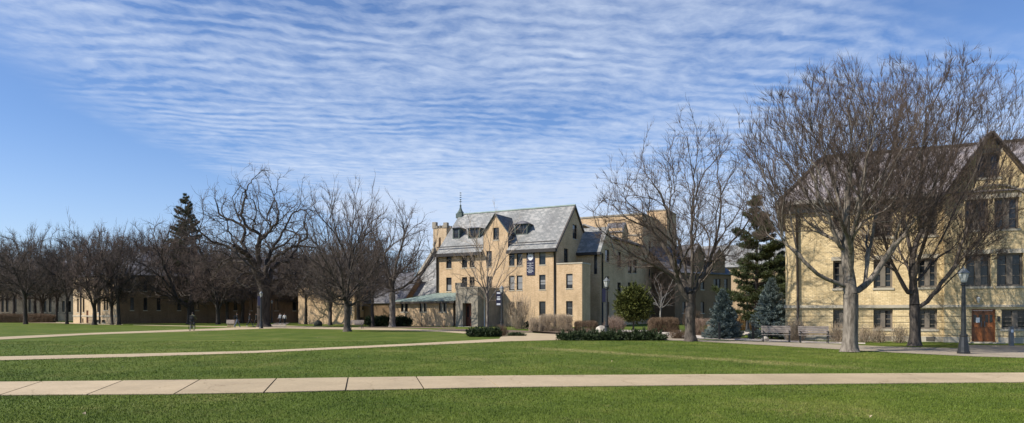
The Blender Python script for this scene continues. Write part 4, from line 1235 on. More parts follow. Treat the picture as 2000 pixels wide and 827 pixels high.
# wall lantern over the door, card reader beside it
g = MB(fnR); lx_, lz__ = L_(1909), RF.lz(586, BXc, PRJ)
g.box(lx_ - .05, lx_ + .05, .004, .05, lz__ - .1, lz__ + .2); g.bar((lx_, .03, lz__ + .12), (lx_, .22, lz__ + .16), .03, .03)
o = g.build('wall_lantern', M['iron'], R)
g = MB(); px0 = fnR(lx_, .22, lz__); g.lathe([(.05, -.16), (.09, .04), (.10, .1), (.03, .17)], 8, px0); g.build('lamp_glass', M['lampglass'], o)
g = MB(fnR); a_ = L_(1950); g.box(a_ - .06, a_ + .06, .004, .05, 1.2, 1.5); g.build('card_reader', M['iron'], R)
# basement grilles
for px_ in (1647, 1732, 1817):
    x_ = RF.lx(px_); g = MB(); g.box(x_ - .22, x_ + .22, -.075, -.062, .05, .3)
    v = g.build('vent', M['frame_d'], R)
    g = MB()
    for i in range(5): g.box(x_ - .2, x_ + .2, -.09, -.077, .075 + i * .045, .095 + i * .045)
    g.build('slats', M['stone_grey'], v)
# roof
EVH = .48
CH = .40
cz = MB(); cz.box(-EVH, JL - .3, -EVH, -.004, RE - .12, RE + .05); cz.box(-EVH, -.004, -.003, 13 + EVH, RE - .12, RE + .05)
cz.box(-EVH - .12, JL - .3, -EVH - .13, -EVH - .002, RE - .06, RE + .16); cz.box(-EVH - .13, -EVH - .002, -EVH - .002, 13 + EVH, RE - .06, RE + .16); cz.box(-.12, JL - .003, -.14, -.005, RE - .55, RE - .12); cz.box(-.12, -.005, -.004, 13, RE - .55, RE - .12)
cz.build('cornice', M['soffit'], R)
pz = RE + .07; ry = 6.5; rzR = RF.lz(308, RF.lx(1610, ry), ry); hx = RF.lx(1608, ry)
rr_ = MB()
A = (-EVH, -EVH, pz); B = (RLX, -EVH, pz); Cc = (RLX, 13 + EVH, pz); Dd = (-EVH, 13 + EVH, pz); R0 = (hx, ry, rzR); R1 = (RLX, ry, rzR)
rr_.slab([A, B, R1, R0], .05); rr_.slab([Dd, A, R0], .05); rr_.slab([Cc, Dd, R0, R1], .05)
# cross gable roof
ysl = (rzR - pz) / (ry + EVH)
yv = lambda z: -EVH + (z - pz) / ysl
o2 = .45; gs_ = (GA - GE_) / BHW
zl = GE_ - .35 * gs_ + .1
rr_.slab([(BR + .35, PRJ - o2, zl), (BR + .35, yv(zl) + .3, zl), (BXc, yv(GA) + .3, GA + .1), (BXc, PRJ - o2, GA + .1)], .10)
rr_.slab([(JL - .35, yv(zl) + .3, zl), (JL - .35, PRJ - o2, zl), (BXc, PRJ - o2, GA + .1), (BXc, yv(GA) + .3, GA + .1)], .10)
ro = rr_.build('roof', M['slate_p'], R)
rc = MB(); rc.bar((hx, ry, rzR + .06), (RLX, ry, rzR + .06), .3, .14); rc.bar((-EVH, -EVH, pz + .05), (hx, ry, rzR + .05), .2, .1); rc.build('ridge_cap', M['trim'], ro)
rc = MB(); rc.bar((JL - .38, PRJ - o2 - .02, zl + .0), (BXc, PRJ - o2 - .02, GA + .08), .07, .26, (0, 1, 0)); rc.bar((BXc, PRJ - o2 - .02, GA + .08), (BR + .38, PRJ - o2 - .02, zl), .07, .26, (0, 1, 0)); rc.build('verge', M['trim'], R)
# arched brick course over the third floor windows, small roof dormer, downpipe
ar = MB()
for i in range(14):
    t0, t1 = math.pi * (.12 + .76 * i / 14), math.pi * (.12 + .76 * (i + 1) / 14)
    cx_, cz_ = BXc + .15, gz3[1] - 1.1; rx_, rz_ = BHW * .93, 1.85
    ar.bar((cx_ - rx_ * math.cos(t0), PRJ - .05, cz_ + rz_ * math.sin(t0)), (cx_ - rx_ * math.cos(t1), PRJ - .05, cz_ + rz_ * math.sin(t1)), .10, .13, (0, 1, 0))
ar.build('arch_band', M['stone_grey'], R)
pipe(R, [(RF.lx(1556), -.13, RE - .5), (RF.lx(1558), -.13, SC_Z + .4), (RF.lx(1558), -.13, 0)], .07, mat='trim')

# ------------------------------------------------------------------ trees
def table_r(tab, th):
    return np.interp(th, [a for a, _ in tab], [r for _, r in tab])


class Tree:
    def __init__(s, seed):
        s.rng = np.random.default_rng(seed)
        s.cap = 40000
        s.pos = np.zeros((s.cap, 3)); s.dir = np.zeros((s.cap, 3)); s.par = np.full(s.cap, -1, int); s.pl = np.zeros(s.cap); s.ok = np.zeros(s.cap, bool)
        s.n = 0
    def add(s, p, par, ok=True):
        i = s.n; s.n += 1
        s.pos[i] = p; s.par[i] = par
        if par >= 0:
            d = s.pos[i] - s.pos[par]; L = np.linalg.norm(d) + 1e-9; s.dir[i] = d / L; s.pl[i] = s.pl[par] + L
        else: s.dir[i] = (0, 0, 1)
        s.ok[i] = ok
        return i
    def poly(s, start, pts, seg=.35, ok_from=0.0, jit=.03):
        """a guided limb along given points (Catmull-Rom), from node start"""
        P = [np.array(s.pos[start])] + [np.array(p, float) for p in pts]
        last = start; done = 0.0
        for i in range(len(P) - 1):
            p0 = P[max(i - 1, 0)]; p1 = P[i]; p2 = P[i + 1]; p3 = P[min(i + 2, len(P) - 1)]
            L = np.linalg.norm(p2 - p1); k = max(2, int(L / seg))
            for q in range(1, k + 1):
                t = q / k
                c = .5 * ((2 * p1) + (-p0 + p2) * t + (2 * p0 - 5 * p1 + 4 * p2 - p3) * t * t + (-p0 + 3 * p1 - 3 * p2 + p3) * t ** 3)
                c = c + s.rng.normal(0, jit, 3) * (q < k)
                done += L / k
                last = s.add(c, last, done >= ok_from)
        return last
    def grow(s, tips, ang=1.1, alpha=.25, seg=.32, gnarl=.02, up=.10, curve=.42):
        for tip in tips:
            n = s.n
            if n > s.cap - 60: break
            D = tip - s.pos[:n]; L = np.linalg.norm(D, axis=1) + 1e-6
            ca = (D * s.dir[:n]).sum(1) / L
            cost = L * (1 + ang * (1 - ca)) + alpha * s.pl[:n]
            cost[~s.ok[:n]] = 1e9
            j = int(np.argmin(cost)); L = L[j]
            if L < .12: continue
            p0 = s.pos[j].copy(); p1 = p0 + s.dir[j] * L * curve + np.array([0, 0, up * L])
            k = max(2, int(L / seg)); last = j
            for q in range(1, k + 1):
                t = q / k
                c = (1 - t) ** 2 * p0 + 2 * t * (1 - t) * p1 + t * t * tip
                if q < k: c = c + s.rng.normal(0, gnarl, 3) * min(1, L)
                last = s.add(c, last, True)
    def finish(s, r_tip, r_base, flare=True):
        n = s.n
        ch = [[] for _ in range(n)]
        for i in range(1, n): ch[s.par[i]].append(i)
        lc = np.zeros(n)
        for i in range(n - 1, -1, -1):
            if not ch[i]: lc[i] = 1
            if s.par[i] >= 0: lc[s.par[i]] += lc[i]
        e = math.log(max(lc[0], 2)) / math.log(r_base / r_tip)
        rad = r_tip * lc ** (1 / e)
        for i in range(n):                     # forks swell: the leading branch thins gradually
            if ch[i] and rad[i] > .09:
                m = max(ch[i], key=lambda q: lc[q]); rad[m] = max(rad[m], rad[i] * .93)
        s.lc = lc; s.rad = rad; s.ch = ch
        chains = []; stack = [(0, None)]
        while stack:
            i, par = stack.pop()
            c = [] if par is None else [par]
            while True:
                c.append(i)
                if not ch[i]: break
                m = max(ch[i], key=lambda q: lc[q])
                for q in ch[i]:
                    if q != m: stack.append((q, i))
                i = m
            chains.append(c)
        s.chains = chains
        return s


def tubes(P, R, starts, lens, k, end_taper=True):
    """P (n,3), R (n,) concatenated chains -> ring mesh with k sides"""
    n = len(P)
    Tn = np.zeros((n, 3)); Tn[1:-1] = P[2:] - P[:-2]
    first = starts; last = starts + lens - 1
    Tn[first] = P[first + 1] - P[first]; Tn[last] = P[last] - P[last - 1]
    Tn /= np.linalg.norm(Tn, axis=1)[:, None] + 1e-9
    mean = P[last] - P[first]; mean /= np.linalg.norm(mean, axis=1)[:, None] + 1e-9
    ax = np.argmin(np.abs(mean), axis=1)
    ref = np.repeat(np.eye(3)[ax], lens, axis=0)
    A = np.cross(Tn, ref); A /= np.linalg.norm(A, axis=1)[:, None] + 1e-9
    B = np.cross(Tn, A)
    th = np.arange(k) * 2 * math.pi / k
    V = P[:, None, :] + R[:, None, None] * (np.cos(th)[None, :, None] * A[:, None, :] + np.sin(th)[None, :, None] * B[:, None, :])
    idx = np.ones(n, bool); idx[last] = False
    i = np.nonzero(idx)[0]
    j = np.arange(k); jn = (j + 1) % k
    Fq = np.stack([i[:, None] * k + j, i[:, None] * k + jn, (i[:, None] + 1) * k + jn, (i[:, None] + 1) * k + j], -1).reshape(-1, 4)
    return V.reshape(-1, 3), Fq[:, ::-1]


def build_tree(T, trunk_n, name, label, group, loc, mats, r_tip=.008, r_base=.3, twigs=(3, .5, .9), twig_r=.006, twig_up=.25, spread=.75, flare=1.5, rz=0.0, thin=6, cat='tree', sides3=.03, twig_droop=0.0):
    """mesh out of a grown skeleton: trunk part, crown part (limbs + fine twigs)"""
    T.finish(r_tip, r_base)
    rng = T.rng
    root = empty(name, (*loc, 0), rz)
    tag(root, label, cat, group)
    def chunk(chs, k):
        if not chs: return None
        idx = np.concatenate([np.array(c) for c in chs]); lens = np.array([len(c) for c in chs]); starts = np.concatenate([[0], np.cumsum(lens)[:-1]])
        P = T.pos[idx].copy(); Rr = T.rad[idx].copy()
        # a side branch starts with its own radius inside its parent
        Rr[starts] = np.minimum(Rr[starts], Rr[starts + 1] * 1.15)
        lastn = starts + lens - 1
        Rr[lastn] *= .5
        return P, Rr, starts, lens
    # trunk: the main chain up to node trunk_n
    main = T.chains[0]; cut = 1
    for q, i in enumerate(main):
        if i <= trunk_n: cut = q
    tr = main[:cut + 1]
    P = T.pos[np.array(tr)]; Rr = T.rad[np.array(tr)].copy()
    # resample the base for the root flare
    zz = np.array([0, .08, .2, .4, .7]); ok = P[:, 2] > .9
    base = np.stack([np.interp(zz, P[:, 2], P[:, 0]), np.interp(zz, P[:, 2], P[:, 1]), zz], 1)
    P = np.vstack([base, P[ok]]); Rr = np.concatenate([Rr[0] * (1 + (flare - 1) * np.exp(-zz / .22)), Rr[ok]])
    if len(P) < 3: P = np.vstack([P, T.pos[main[cut + 1]]]); Rr = np.append(Rr, T.rad[main[cut + 1]])
    base_n = len(P)
    V, Fq = tubes(P, Rr, np.array([0]), np.array([base_n]), 14)
    th = np.arctan2(V[:, 1] - np.repeat(P[:, 1], 14), V[:, 0] - np.repeat(P[:, 0], 14)); ph = rng.uniform(0, 6.28, 3)
    zz_ = V[:, 2]
    wob = 1 + .16 * np.exp(-np.maximum(zz_, 0) / .25) * np.sin(5 * th + ph[2]) + .07 * np.sin(3 * th + ph[0]) + .05 * np.sin(5 * th + ph[1] + V[:, 2])
    V[:, :2] = np.repeat(P[:, :2], 14, axis=0) + (V[:, :2] - np.repeat(P[:, :2], 14, axis=0)) * wob[:, None]
    np_mesh('trunk', V, Fq, mats[0], parent=root)
    rest = [main[cut:]] + T.chains[1:]
    rest = [c for c in rest if len(c) > 1]
    g = {10: [], 6: [], 4: [], 3: []}
    for c in rest:
        r = T.rad[c[1]]
        g[10 if r > .10 else 6 if r > .045 else 4 if r > .02 else 3].append(c)
    Vs, Fs, Ms = [], [], []; off = 0
    for k, cs in g.items():
        if not cs: continue
        V, Fq = tubes(*chunk(cs, k), k)
        Vs.append(V); Fs.append(Fq + off); off += len(V); Ms.append(np.full(len(Fq), 0 if k > 3 else 1))
    # fine twigs
    cnt, l0, l1 = twigs
    ids = np.nonzero(T.lc[:T.n] <= thin)[0]
    ids = ids[ids > trunk_n]
    if cnt > 0 and len(ids):
        reps = rng.poisson(cnt, len(ids)); ii = np.repeat(ids, reps); m = len(ii)
        d = T.dir[ii] + rng.normal(0, spread * .6, (m, 3)); d[:, 2] += twig_up; d /= np.linalg.norm(d, axis=1)[:, None]
        L = rng.uniform(l0, l1, m)
        p0 = T.pos[ii]; p1 = p0 + d * (L * .5)[:, None]
        d2 = d + rng.normal(0, .25, (m, 3)); d2[:, 2] += twig_up * .6 - twig_droop; d2 /= np.linalg.norm(d2, axis=1)[:, None]
        p2 = p1 + d2 * (L * .5)[:, None]
        P = np.stack([p0, p1, p2], 1).reshape(-1, 3)
        Rr = np.tile([twig_r, twig_r * .8, twig_r * .35], m) * np.repeat(rng.uniform(.7, 1.25, m), 3)
        V, Fq = tubes(P, Rr, np.arange(m) * 3, np.full(m, 3), 3)
        Vs.append(V); Fs.append(Fq + off); off += len(V); Ms.append(np.full(len(Fq), 1))
    np_mesh('crown', np.vstack(Vs), np.vstack(Fs), [mats[1], mats[2]], np.concatenate(Ms), parent=root)
    return root


def env_tips(rng, c, tabL, tabR, n, tabF=None, inner=.45, power=.55, lump=.12, zmin=None, squash=1.0):
    """crown tips in a polar envelope around c: reach per angle from vertical, left / right side"""
    out = []
    ph = rng.uniform(0, 6.28, 6)
    tmax = max(tabL[-1][0], tabR[-1][0])
    while len(out) < n:
        m = n
        ct = rng.uniform(math.cos(math.radians(tmax)), 1, m); th = np.degrees(np.arccos(ct)); az = rng.uniform(0, 2 * math.pi, m)
        RL = table_r(tabL, th); RR = table_r(tabR, th); w = (1 + np.cos(az)) / 2
        Rm = RL * (1 - w) + RR * w
        Rm = Rm * (1 + lump * (np.sin(3 * az + ph[0]) * np.sin(np.radians(th) * 4 + ph[1]) + .6 * np.sin(7 * az + ph[2] + np.radians(th) * 6)))
        r = Rm * (inner ** (1 / power) + (1 - inner ** (1 / power)) * rng.random(m)) ** power
        # volume weighting: keep long reaches more often
        acc = rng.random(m) < (Rm / Rm.max()) ** 2
        s = np.sin(np.radians(th))
        p = np.stack([r * s * np.cos(az), r * s * np.sin(az) * squash, r * ct], 1) + np.array(c)
        p = p[acc]
        if zmin is not None: p = p[p[:, 2] > zmin]
        out += list(p)
    return np.array(out[:n])


def order_coarse(rng, tips, k):
    """first k tips far apart (they become the main limbs), the rest random"""
    n = len(tips); ch = [int(rng.integers(n))]; d = np.linalg.norm(tips - tips[ch[0]], axis=1)
    for _ in range(k - 1):
        j = int(np.argmax(d)); ch.append(j); d = np.minimum(d, np.linalg.norm(tips - tips[j], axis=1))
    rest = [i for i in rng.permutation(n) if i not in set(ch)]
    return tips[ch + rest]


def limb_px(pts, Y, y0, dy, x0):
    """limb points traced in the photo, put at the tree's own distance with real depth dy"""
    n = len(pts); out = []
    for i, (px, py) in enumerate(pts):
        yy = Y + dy * (i + 1) / n
        out.append((X(px, yy) - x0, yy - y0, Z(py, yy)))
    return out
ROWN = 'bare trees along the lawn'


def hero(seed, px, Y, label, fork, env, n, limbs=(), trunk=None, r_base=.3, r_tip=.008, alpha=.3, ang=1.2, mats=None, k0=12, seg=.32, up=.10, curve=.42, gnarl=.02, lump=.12, inner=.4, power=.55, name='bare_tree', ok_from=.6, squash=1.0, zlow=None, **kw):
    x0 = X(px, Y)
    T = Tree(seed)
    T.add((0, 0, -.15), -1, False)
    tp = trunk or [(0, 0, fork * .5), (0, 0, fork)]
    tn = T.poly(0, tp, .3, ok_from=max(.1, fork - .5 if fork > 1.5 else fork * .7), jit=.012)
    made = []
    for lb in limbs:
        br = lb[2] if len(lb) > 2 else 0
        if isinstance(br, tuple):
            a, e = made[br[0]]; st = int(a + (e - a) * br[1])
        else: st = tn - br
        off = T.pos[st][1]
        pts = limb_px(lb[0], Y + off, Y, lb[1], x0)
        a = T.n; T.poly(st, pts, seg, ok_from=ok_from, jit=gnarl); made.append((a, T.n - 1))
    tips = order_coarse(T.rng, env_tips(T.rng, T.pos[tn], env[0], env[1], n, lump=lump, inner=inner, power=power, zmin=zlow or fork * .55, squash=squash), k0)
    T.grow(tips, ang, alpha, seg, gnarl, up, curve)
    ms = mats or (M['bark'], M['bark_m'], M['twig'])
    return build_tree(T, tn, name, label, kw.pop('group', ROWN), (x0, Y), ms, r_tip, r_base, **kw)


# the two big vase-shaped trees before the yellow brick hall
hero(11, 1660, 28.6, 'tall vase shaped bare tree with pale forked trunk on the lawn before the yellow hall', 2.75,
     ([(0, 9.2), (18, 9.5), (28, 9.3), (34, 8.7), (42, 7.0), (55, 4.8), (75, 2.6), (95, 1.0)], [(0, 9.2), (12, 9.2), (25, 8.5), (38, 6.8), (55, 4.4), (75, 2.4), (95, 1.0)]), 3800,
     limbs=[([(1659, 548), (1654, 515), (1652, 450), (1655, 380), (1668, 270), (1682, 170)], .5), ([(1640, 482), (1622, 437), (1604, 392), (1572, 310), (1535, 235)], -.8, (0, .2)), ([(1666, 420), (1688, 330), (1706, 220)], -1.4, (0, .38)),
            ([(1678, 566), (1700, 547), (1722, 518), (1752, 478), (1785, 400), (1800, 310)], .8), ([(1692, 528), (1701, 478), (1712, 420), (1735, 320), (1758, 230)], 1.2, (3, .12)), ([(1632, 552), (1597, 536), (1557, 500), (1534, 478)], -.6, (0, .02)), ([(1602, 425), (1552, 345), (1492, 262)], 1.0, (1, .25)), ([(1640, 400), (1612, 300), (1590, 200)], 1.2, (0, .35))],
     squash=.72, zlow=4.9, inner=.55, trunk=[(.03, 0, 1.2), (.05, 0, 1.9), (.06, 0, 2.5)], r_base=.295, r_tip=.0042, alpha=.52, ang=1.45, up=.16, lump=.06, gnarl=.02,
     twigs=(3.2, .2, .6), twig_r=.0058, twig_up=.55, spread=.5, k0=14, flare=1.45, mats=(M['bark'], M['bark'], M['twig']))
hero(12, 1787, 34.0, 'bare tree with dark leaning limbs close before the yellow hall, left of the door', 2.3,
     ([(0, 12.1), (15, 12.1), (26, 10.4), (38, 7.0), (55, 4.2), (75, 2.6), (95, 1.0)], [(0, 12.1), (12, 12.6), (22, 12.6), (30, 11.0), (42, 8.0), (56, 5.4), (75, 3.2), (95, 1.0)]), 4000,
     limbs=[([(1785, 570), (1782, 507), (1797, 456), (1835, 382), (1860, 280), (1875, 190)], .6), ([(1798, 598), (1822, 575), (1858, 530), (1903, 479), (1950, 430)], -.8), ([(1774, 572), (1758, 545), (1740, 510), (1728, 470)], -.6, (0, .05)), ([(1772, 460), (1758, 380), (1748, 290)], .9, (0, .2)), ([(1800, 540), (1838, 470), (1885, 370), (1930, 270)], 1.0, (0, .1)), ([(1792, 420), (1800, 320), (1812, 190)], -.9, (0, .35)), ([(1890, 440), (1930, 340), (1955, 260)], .8, (1, .5))],
     squash=.72, zlow=4.2, inner=.5, trunk=[(0, 0, 1.0), (-.03, 0, 1.6), (-.02, 0, 2.1)], r_base=.245, r_tip=.0046, alpha=.52, ang=1.4, up=.15, lump=.06, gnarl=.02,
     twigs=(3.2, .2, .65), twig_r=.0062, twig_up=.5, spread=.55, k0=18, mats=(M['bark_m'], M['bark_m'], M['twig']), flare=1.5)
# middle tree
hero(13, 1348, 39.7, 'bare spreading tree in the middle of the lawn with a long limb reaching left', 2.85,
     ([(0, 10), (25, 9.2), (45, 8.0), (60, 6.4), (72, 5.4), (88, 2.6)], [(0, 10), (18, 9.8), (30, 7.6), (48, 4.4), (70, 2.6), (85, 1.2)]), 1400,
     limbs=[([(1322, 548), (1285, 522), (1240, 500), (1200, 470), (1172, 448)], -1.5, 2), ([(1338, 520), (1318, 450), (1295, 390), (1262, 340), (1240, 300)], 1.4), ([(1352, 520), (1352, 430), (1358, 330), (1368, 258)], -.6), ([(1374, 540), (1396, 480), (1408, 400), (1402, 320), (1425, 275)], .9, 1), ([(1330, 545), (1290, 470), (1240, 425), (1205, 385)], 2.0), ([(1392, 490), (1425, 440), (1450, 400)], 1.0, 1)],
     trunk=[(.0, 0, 1.1), (.04, 0, 2.0), (.0, 0, 2.85)], zlow=4.4, r_base=.30, r_tip=.008, alpha=.34, ang=1.3, up=.07, gnarl=.035,
     twigs=(2.6, .3, .8), twig_r=.0075, twig_up=.25, spread=.75, k0=16, mats=(M['bark_m'], M['bark_m'], M['twig']), flare=1.5)
# slender tree before the porch
hero(17, 952, 68.0, 'slender young bare tree with upswept branches before the stone porch', 2.9,
     ([(0, 9.5), (20, 9.0), (35, 7.2), (50, 5.4), (68, 3.2), (85, 1)], [(0, 9.5), (20, 9.0), (35, 7.4), (50, 5.6), (68, 3.2), (85, 1)]), 230,
     r_base=.15, r_tip=.014, alpha=.6, ang=1.5, up=.1, twigs=(.8, .4, .9), twig_r=.011, twig_up=.4, spread=.55, k0=26, mats=(M['bark'], M['bark'], M['twig_t']), inner=.3)
# elm: the big gnarled tree
zx = lambda pts: [(270 + a / 2.2975, 320 + b / 2.297) for a, b in pts]
hero(10, 515, 82.0, 'huge gnarled bare elm with massive dark forked trunk and twisting limbs', 4.8,
     ([(0, 13.4), (25, 13.2), (42, 11.8), (58, 10.0), (72, 8.6), (84, 6.5), (92, 4)], [(0, 13.4), (20, 13.4), (36, 12.0), (50, 9.6), (66, 8), (80, 6.4), (92, 4)]), 1500,
     limbs=[(zx([(545, 510), (522, 460), (503, 420), (440, 388), (350, 358), (268, 362)]), -2.5), (zx([(538, 420), (533, 370), (548, 320), (478, 272), (470, 190), (482, 120), (440, 62)]), -2, (0, .18)), (zx([(482, 382), (462, 355), (476, 290), (385, 240), (300, 205), (282, 150)]), 2.5, (0, .34)),
            (zx([(590, 520), (602, 470), (650, 440), (700, 425), (745, 440)]), 3), (zx([(574, 500), (577, 450), (594, 395), (642, 320), (680, 245), (725, 185)]), 2.5), (zx([(608, 432), (660, 392), (738, 345), (800, 318)]), -3, (4, .22)), (zx([(546, 390), (550, 340), (592, 282), (578, 235), (602, 180), (622, 110), (640, 50)]), 3, (1, .10)), (zx([(545, 215), (510, 200), (478, 130)]), -1.5, (6, .42)), (zx([(515, 470), (470, 440), (420, 440), (380, 455)]), 3, (0, .1)), (zx([(668, 350), (720, 300), (760, 250)]), -2, (4, .45))],
     trunk=[(-.05, 0, 1.8), (.02, 0, 3.4), (.1, 0, 4.8)], r_base=.72, r_tip=.020, alpha=.12, ang=1.3, up=.03, gnarl=.09, curve=.3, seg=.45, lump=.16, inner=.4,
     twigs=(1.6, .5, 1.3), twig_r=.016, twig_up=.2, spread=1.0, k0=3, mats=(M['bark_k'], M['bark_k'], M['twig_d']), thin=4, flare=1.45)
hero(14, 678, 61.3, 'upright dark bare tree standing on the near lawn beside the park bench', 2.3,
     ([(0, 11.2), (14, 11.0), (28, 8.8), (42, 6.4), (60, 5.0), (78, 3.8), (95, 1.2)], [(0, 11.2), (14, 10.9), (28, 8.0), (42, 6.0), (60, 4.8), (78, 3.6), (95, 1.2)]), 1400,
     r_base=.29, r_tip=.013, alpha=.5, ang=1.4, up=.13, twigs=(1.6, .35, .9), twig_r=.010, twig_up=.4, spread=.6, k0=18, mats=(M['bark_m'], M['bark_k'], M['twig_d']))
hero(15, 766, 82.0, 'bare tree with grey trunk at the left end of the low copper roofed wing', 4.4,
     ([(0, 11.4), (20, 10.8), (38, 6.6), (58, 4.4), (88, 3.0), (105, 1)], [(0, 11.4), (20, 11.2), (38, 8.6), (58, 6.6), (78, 5.2), (98, 1.6)]), 780,
     limbs=[([(790, 560), (822, 532), (858, 500), (880, 488)], -1.2)], r_base=.36, r_tip=.016, alpha=.42, ang=1.3, up=.08, twigs=(1.6, .45, 1.1), twig_r=.0105, twig_up=.25, spread=.7, k0=16, mats=(M['bark'], M['bark_m'], M['twig_d']))
hero(8, 372, 105, 'tall bare tree behind the cyclist with a low limb swinging left', 3.2,
     ([(0, 16.2), (28, 14.0), (52, 10.5), (74, 8.2), (96, 3)], [(0, 16.2), (25, 13.2), (45, 9.4), (70, 6.5), (96, 2.5)]), 900,
     limbs=[([(352, 590), (335, 560), (320, 520), (302, 480)], -3, 2), ([(374, 560), (374, 500), (368, 430)], 2), ([(385, 570), (405, 530), (425, 490)], -2, 1)], r_base=.52, r_tip=.024, alpha=.35, ang=1.1, up=.06, gnarl=.05, twigs=(1.5, .6, 1.5), twig_r=.018, twig_up=.2, spread=.85, k0=12, seg=.5, mats=(M['bark_k'], M['bark_k'], M['twig_r']))

# ---- trees of the grove at left: six grown forms, each stood in several places
def proto(seed, kind, mats, n=640, rt=.016, tw=.0145, rb=.27):
    H = 10.0
    T = Tree(seed); T.add((0, 0, -.1), -1, False)
    if kind == 'spreading': fork, env = 2.1, [(0, 7.9), (30, 7.7), (58, 6.9), (84, 5.6), (102, 3)]
    elif kind == 'vase': fork, env = 1.7, [(0, 8.3), (20, 8.3), (35, 7.4), (50, 5.8), (70, 4.2), (88, 1.8)]
    else: fork, env = 2.8, [(0, 7.2), (30, 6.9), (60, 5.7), (88, 4.4), (108, 2.4)]
    lean = T.rng.normal(0, .12, 2)
    tn = T.poly(0, [(lean[0] * .4, lean[1] * .4, fork * .5), (lean[0], lean[1], fork)], .25, ok_from=fork * .72, jit=.012)
    tips = order_coarse(T.rng, env_tips(T.rng, T.pos[tn], env, env, n, lump=.16, inner=.4, zmin=3.4 if kind != 'vase' else 2.6), 9)
    T.grow(tips, 1.05, .3 if kind != 'vase' else .5, .3, .035, .06 if kind == 'spreading' else .1, .46)
    return build_tree(T, tn, 'bare_tree', None, None, (0, -500), mats, rt, rb, twigs=(2.6, .35, 1.0), twig_r=tw, twig_up=.2, spread=.85, thin=5)


PROTO = {'s1': (proto(31, 'spreading', (M['bark_k'], M['bark_k'], M['twig_d'])), 6.2), 's2': (proto(32, 'spreading', (M['bark_k'], M['bark_k'], M['twig_d'])), 6.2),
         'v1': (proto(33, 'vase', (M['bark_k'], M['bark_k'], M['twig_r'])), 4.7), 'r1': (proto(34, 'round', (M['bark_m'], M['bark_k'], M['twig_r'])), 5.2),
         'r2': (proto(35, 'round', (M['bark_k'], M['bark_k'], M['twig_d'])), 5.2), 'v2': (proto(36, 'vase', (M['bark_m'], M['bark_k'], M['twig_d'])), 4.7)}
USED = set()
RT = random.Random(77)


def plant(kind, px, Y, top, width, label, group='bare trees of the grove', rz=None, cat='tree'):
    src, rn = PROTO[kind]
    hgt = Z(top, Y) / 10.7; rad = width / 2 / F * Y / rn
    sc = (rad, rad, hgt)
    rz = RT.uniform(0, 6.28) if rz is None else rz
    if kind not in USED:
        USED.add(kind); o = src; o.location = (X(px, Y), Y, 0); o.rotation_euler = (0, 0, rz); o.scale = sc
    else: o = copy_tree(src, (X(px, Y), Y, 0), rz, sc)
    tag(o, label, cat, group)
    return o


front = [('s1', 50, 104, 452, 150, 'dark spreading bare tree beside the brown hedge at the far left edge', .4),
         ('s2', 131, 104, 444, 120, 'dark bare tree with low side limbs just left of the sunlit end wall', 1.4),
         ('v1', 184, 97, 436, 125, 'vase shaped bare tree standing right in front of the sunlit end wall', 2.2),
         ('v2', 219, 99, 470, 90, 'thin bare tree right of the vase tree, before the sunlit end wall', .2),
         ('s2', 232, 98, 438, 135, 'thick dark bare tree at the corner where sunlit and shaded walls meet', 3.9),
         ('r1', 252, 118, 458, 115, 'round crowned bare tree close against the shaded long hall', 1.0),
         ('r2', 328, 113, 440, 110, 'round crowned bare tree between the shaded hall and the cyclist', 2.5),
         ('v1', 426, 101, 455, 130, 'many limbed bare tree on the grass left of the walkers', 4.1),
         ('r2', 412, 118, 470, 90, 'thin bare tree behind the many limbed tree left of the walkers', .6),
         ('v2', 444, 116, 470, 90, 'narrow bare tree close behind the pinkish stone marker', 5.0),
         ('s1', 597, 102, 468, 130, 'brownish bare tree with short dark trunk right of the receding path', 2.9),
         ('r1', 630, 122, 480, 90, 'small bare tree far back between the brownish tree and the leaning one', 3.3),
         ('v2', 645, 93, 440, 110, 'grey bare tree behind and left of the upright tree by the bench', 1.9),
         ('r2', 728, 84, 440, 110, 'dark trunked bare tree between the bench and the yew shrubs', .9),
         ('v1', 700, 96, 400, 120, 'tall fine twigged bare tree rising behind the bench', 5.5)]
for k, px, Y, top, w, lab, rz in front: plant(k, px, Y, top, w, lab, rz=rz)
back = [(262, 116), (278, 119), (296, 115), (312, 118), (338, 121), (356, 117), (474, 119), (498, 124), (566, 126), (586, 124), (612, 128), (655, 130)]
rb = random.Random(9)
for px in (-70, -35, -5, 22, 68, 88, 108, 158, 205, 270, 285, 305, 318, 350, 362, 390, 402, 435, 468, 490, 540, 560, 580): back.append((px + rb.uniform(-6, 6), rb.uniform(114, 142) if 240 < px < 480 else rb.uniform(124, 148)))
for px in (-60, -20, 20, 55, 80, 105, 130, 155, 180, 210, 240, 265, 290, 320, 350, 375, 400, 420, 440, 460, 480, 500, 520, 540, 560, 580, 600, 625, 650, 670, 690): back.append((px + rb.uniform(-8, 8), rb.uniform(165, 215)))
for px, Y in back:
    lo = 452 if px < 280 else 462 if px < 400 else 478
    plant(rb.choice(['s1', 's2', 'v1', 'r1', 'r2', 'v2']), px, Y, lo + rb.uniform(-8, 22), rb.uniform(85, 130), 'bare brown tree deep in the grove behind the front row of trees', group='bare trees deep in the grove')
for px, Y, top in ((665, 128, 470), (715, 125, 470), (745, 124, 480), (770, 128, 488), (800, 132, 478)):
    plant(rb.choice(['v1', 'r1', 'r2']), px, Y, top, 95, 'bare tree beyond the brick halls left of the chapel roof', group='bare trees beyond the halls')

# small pale birch and leafless shrub-trees by the hall
hero(21, 1290, 70, 'small white barked birch above the dark rounded hedge', 2.2, ([(0, 4.6), (30, 4), (60, 3.1), (90, 1.6)],) * 2, 150, r_base=.075, r_tip=.009, alpha=.3, twigs=(1.2, .3, .7), twig_r=.009, mats=(M['birch'], M['birch'], M['twig']), group=None, k0=8, name='birch_tree')


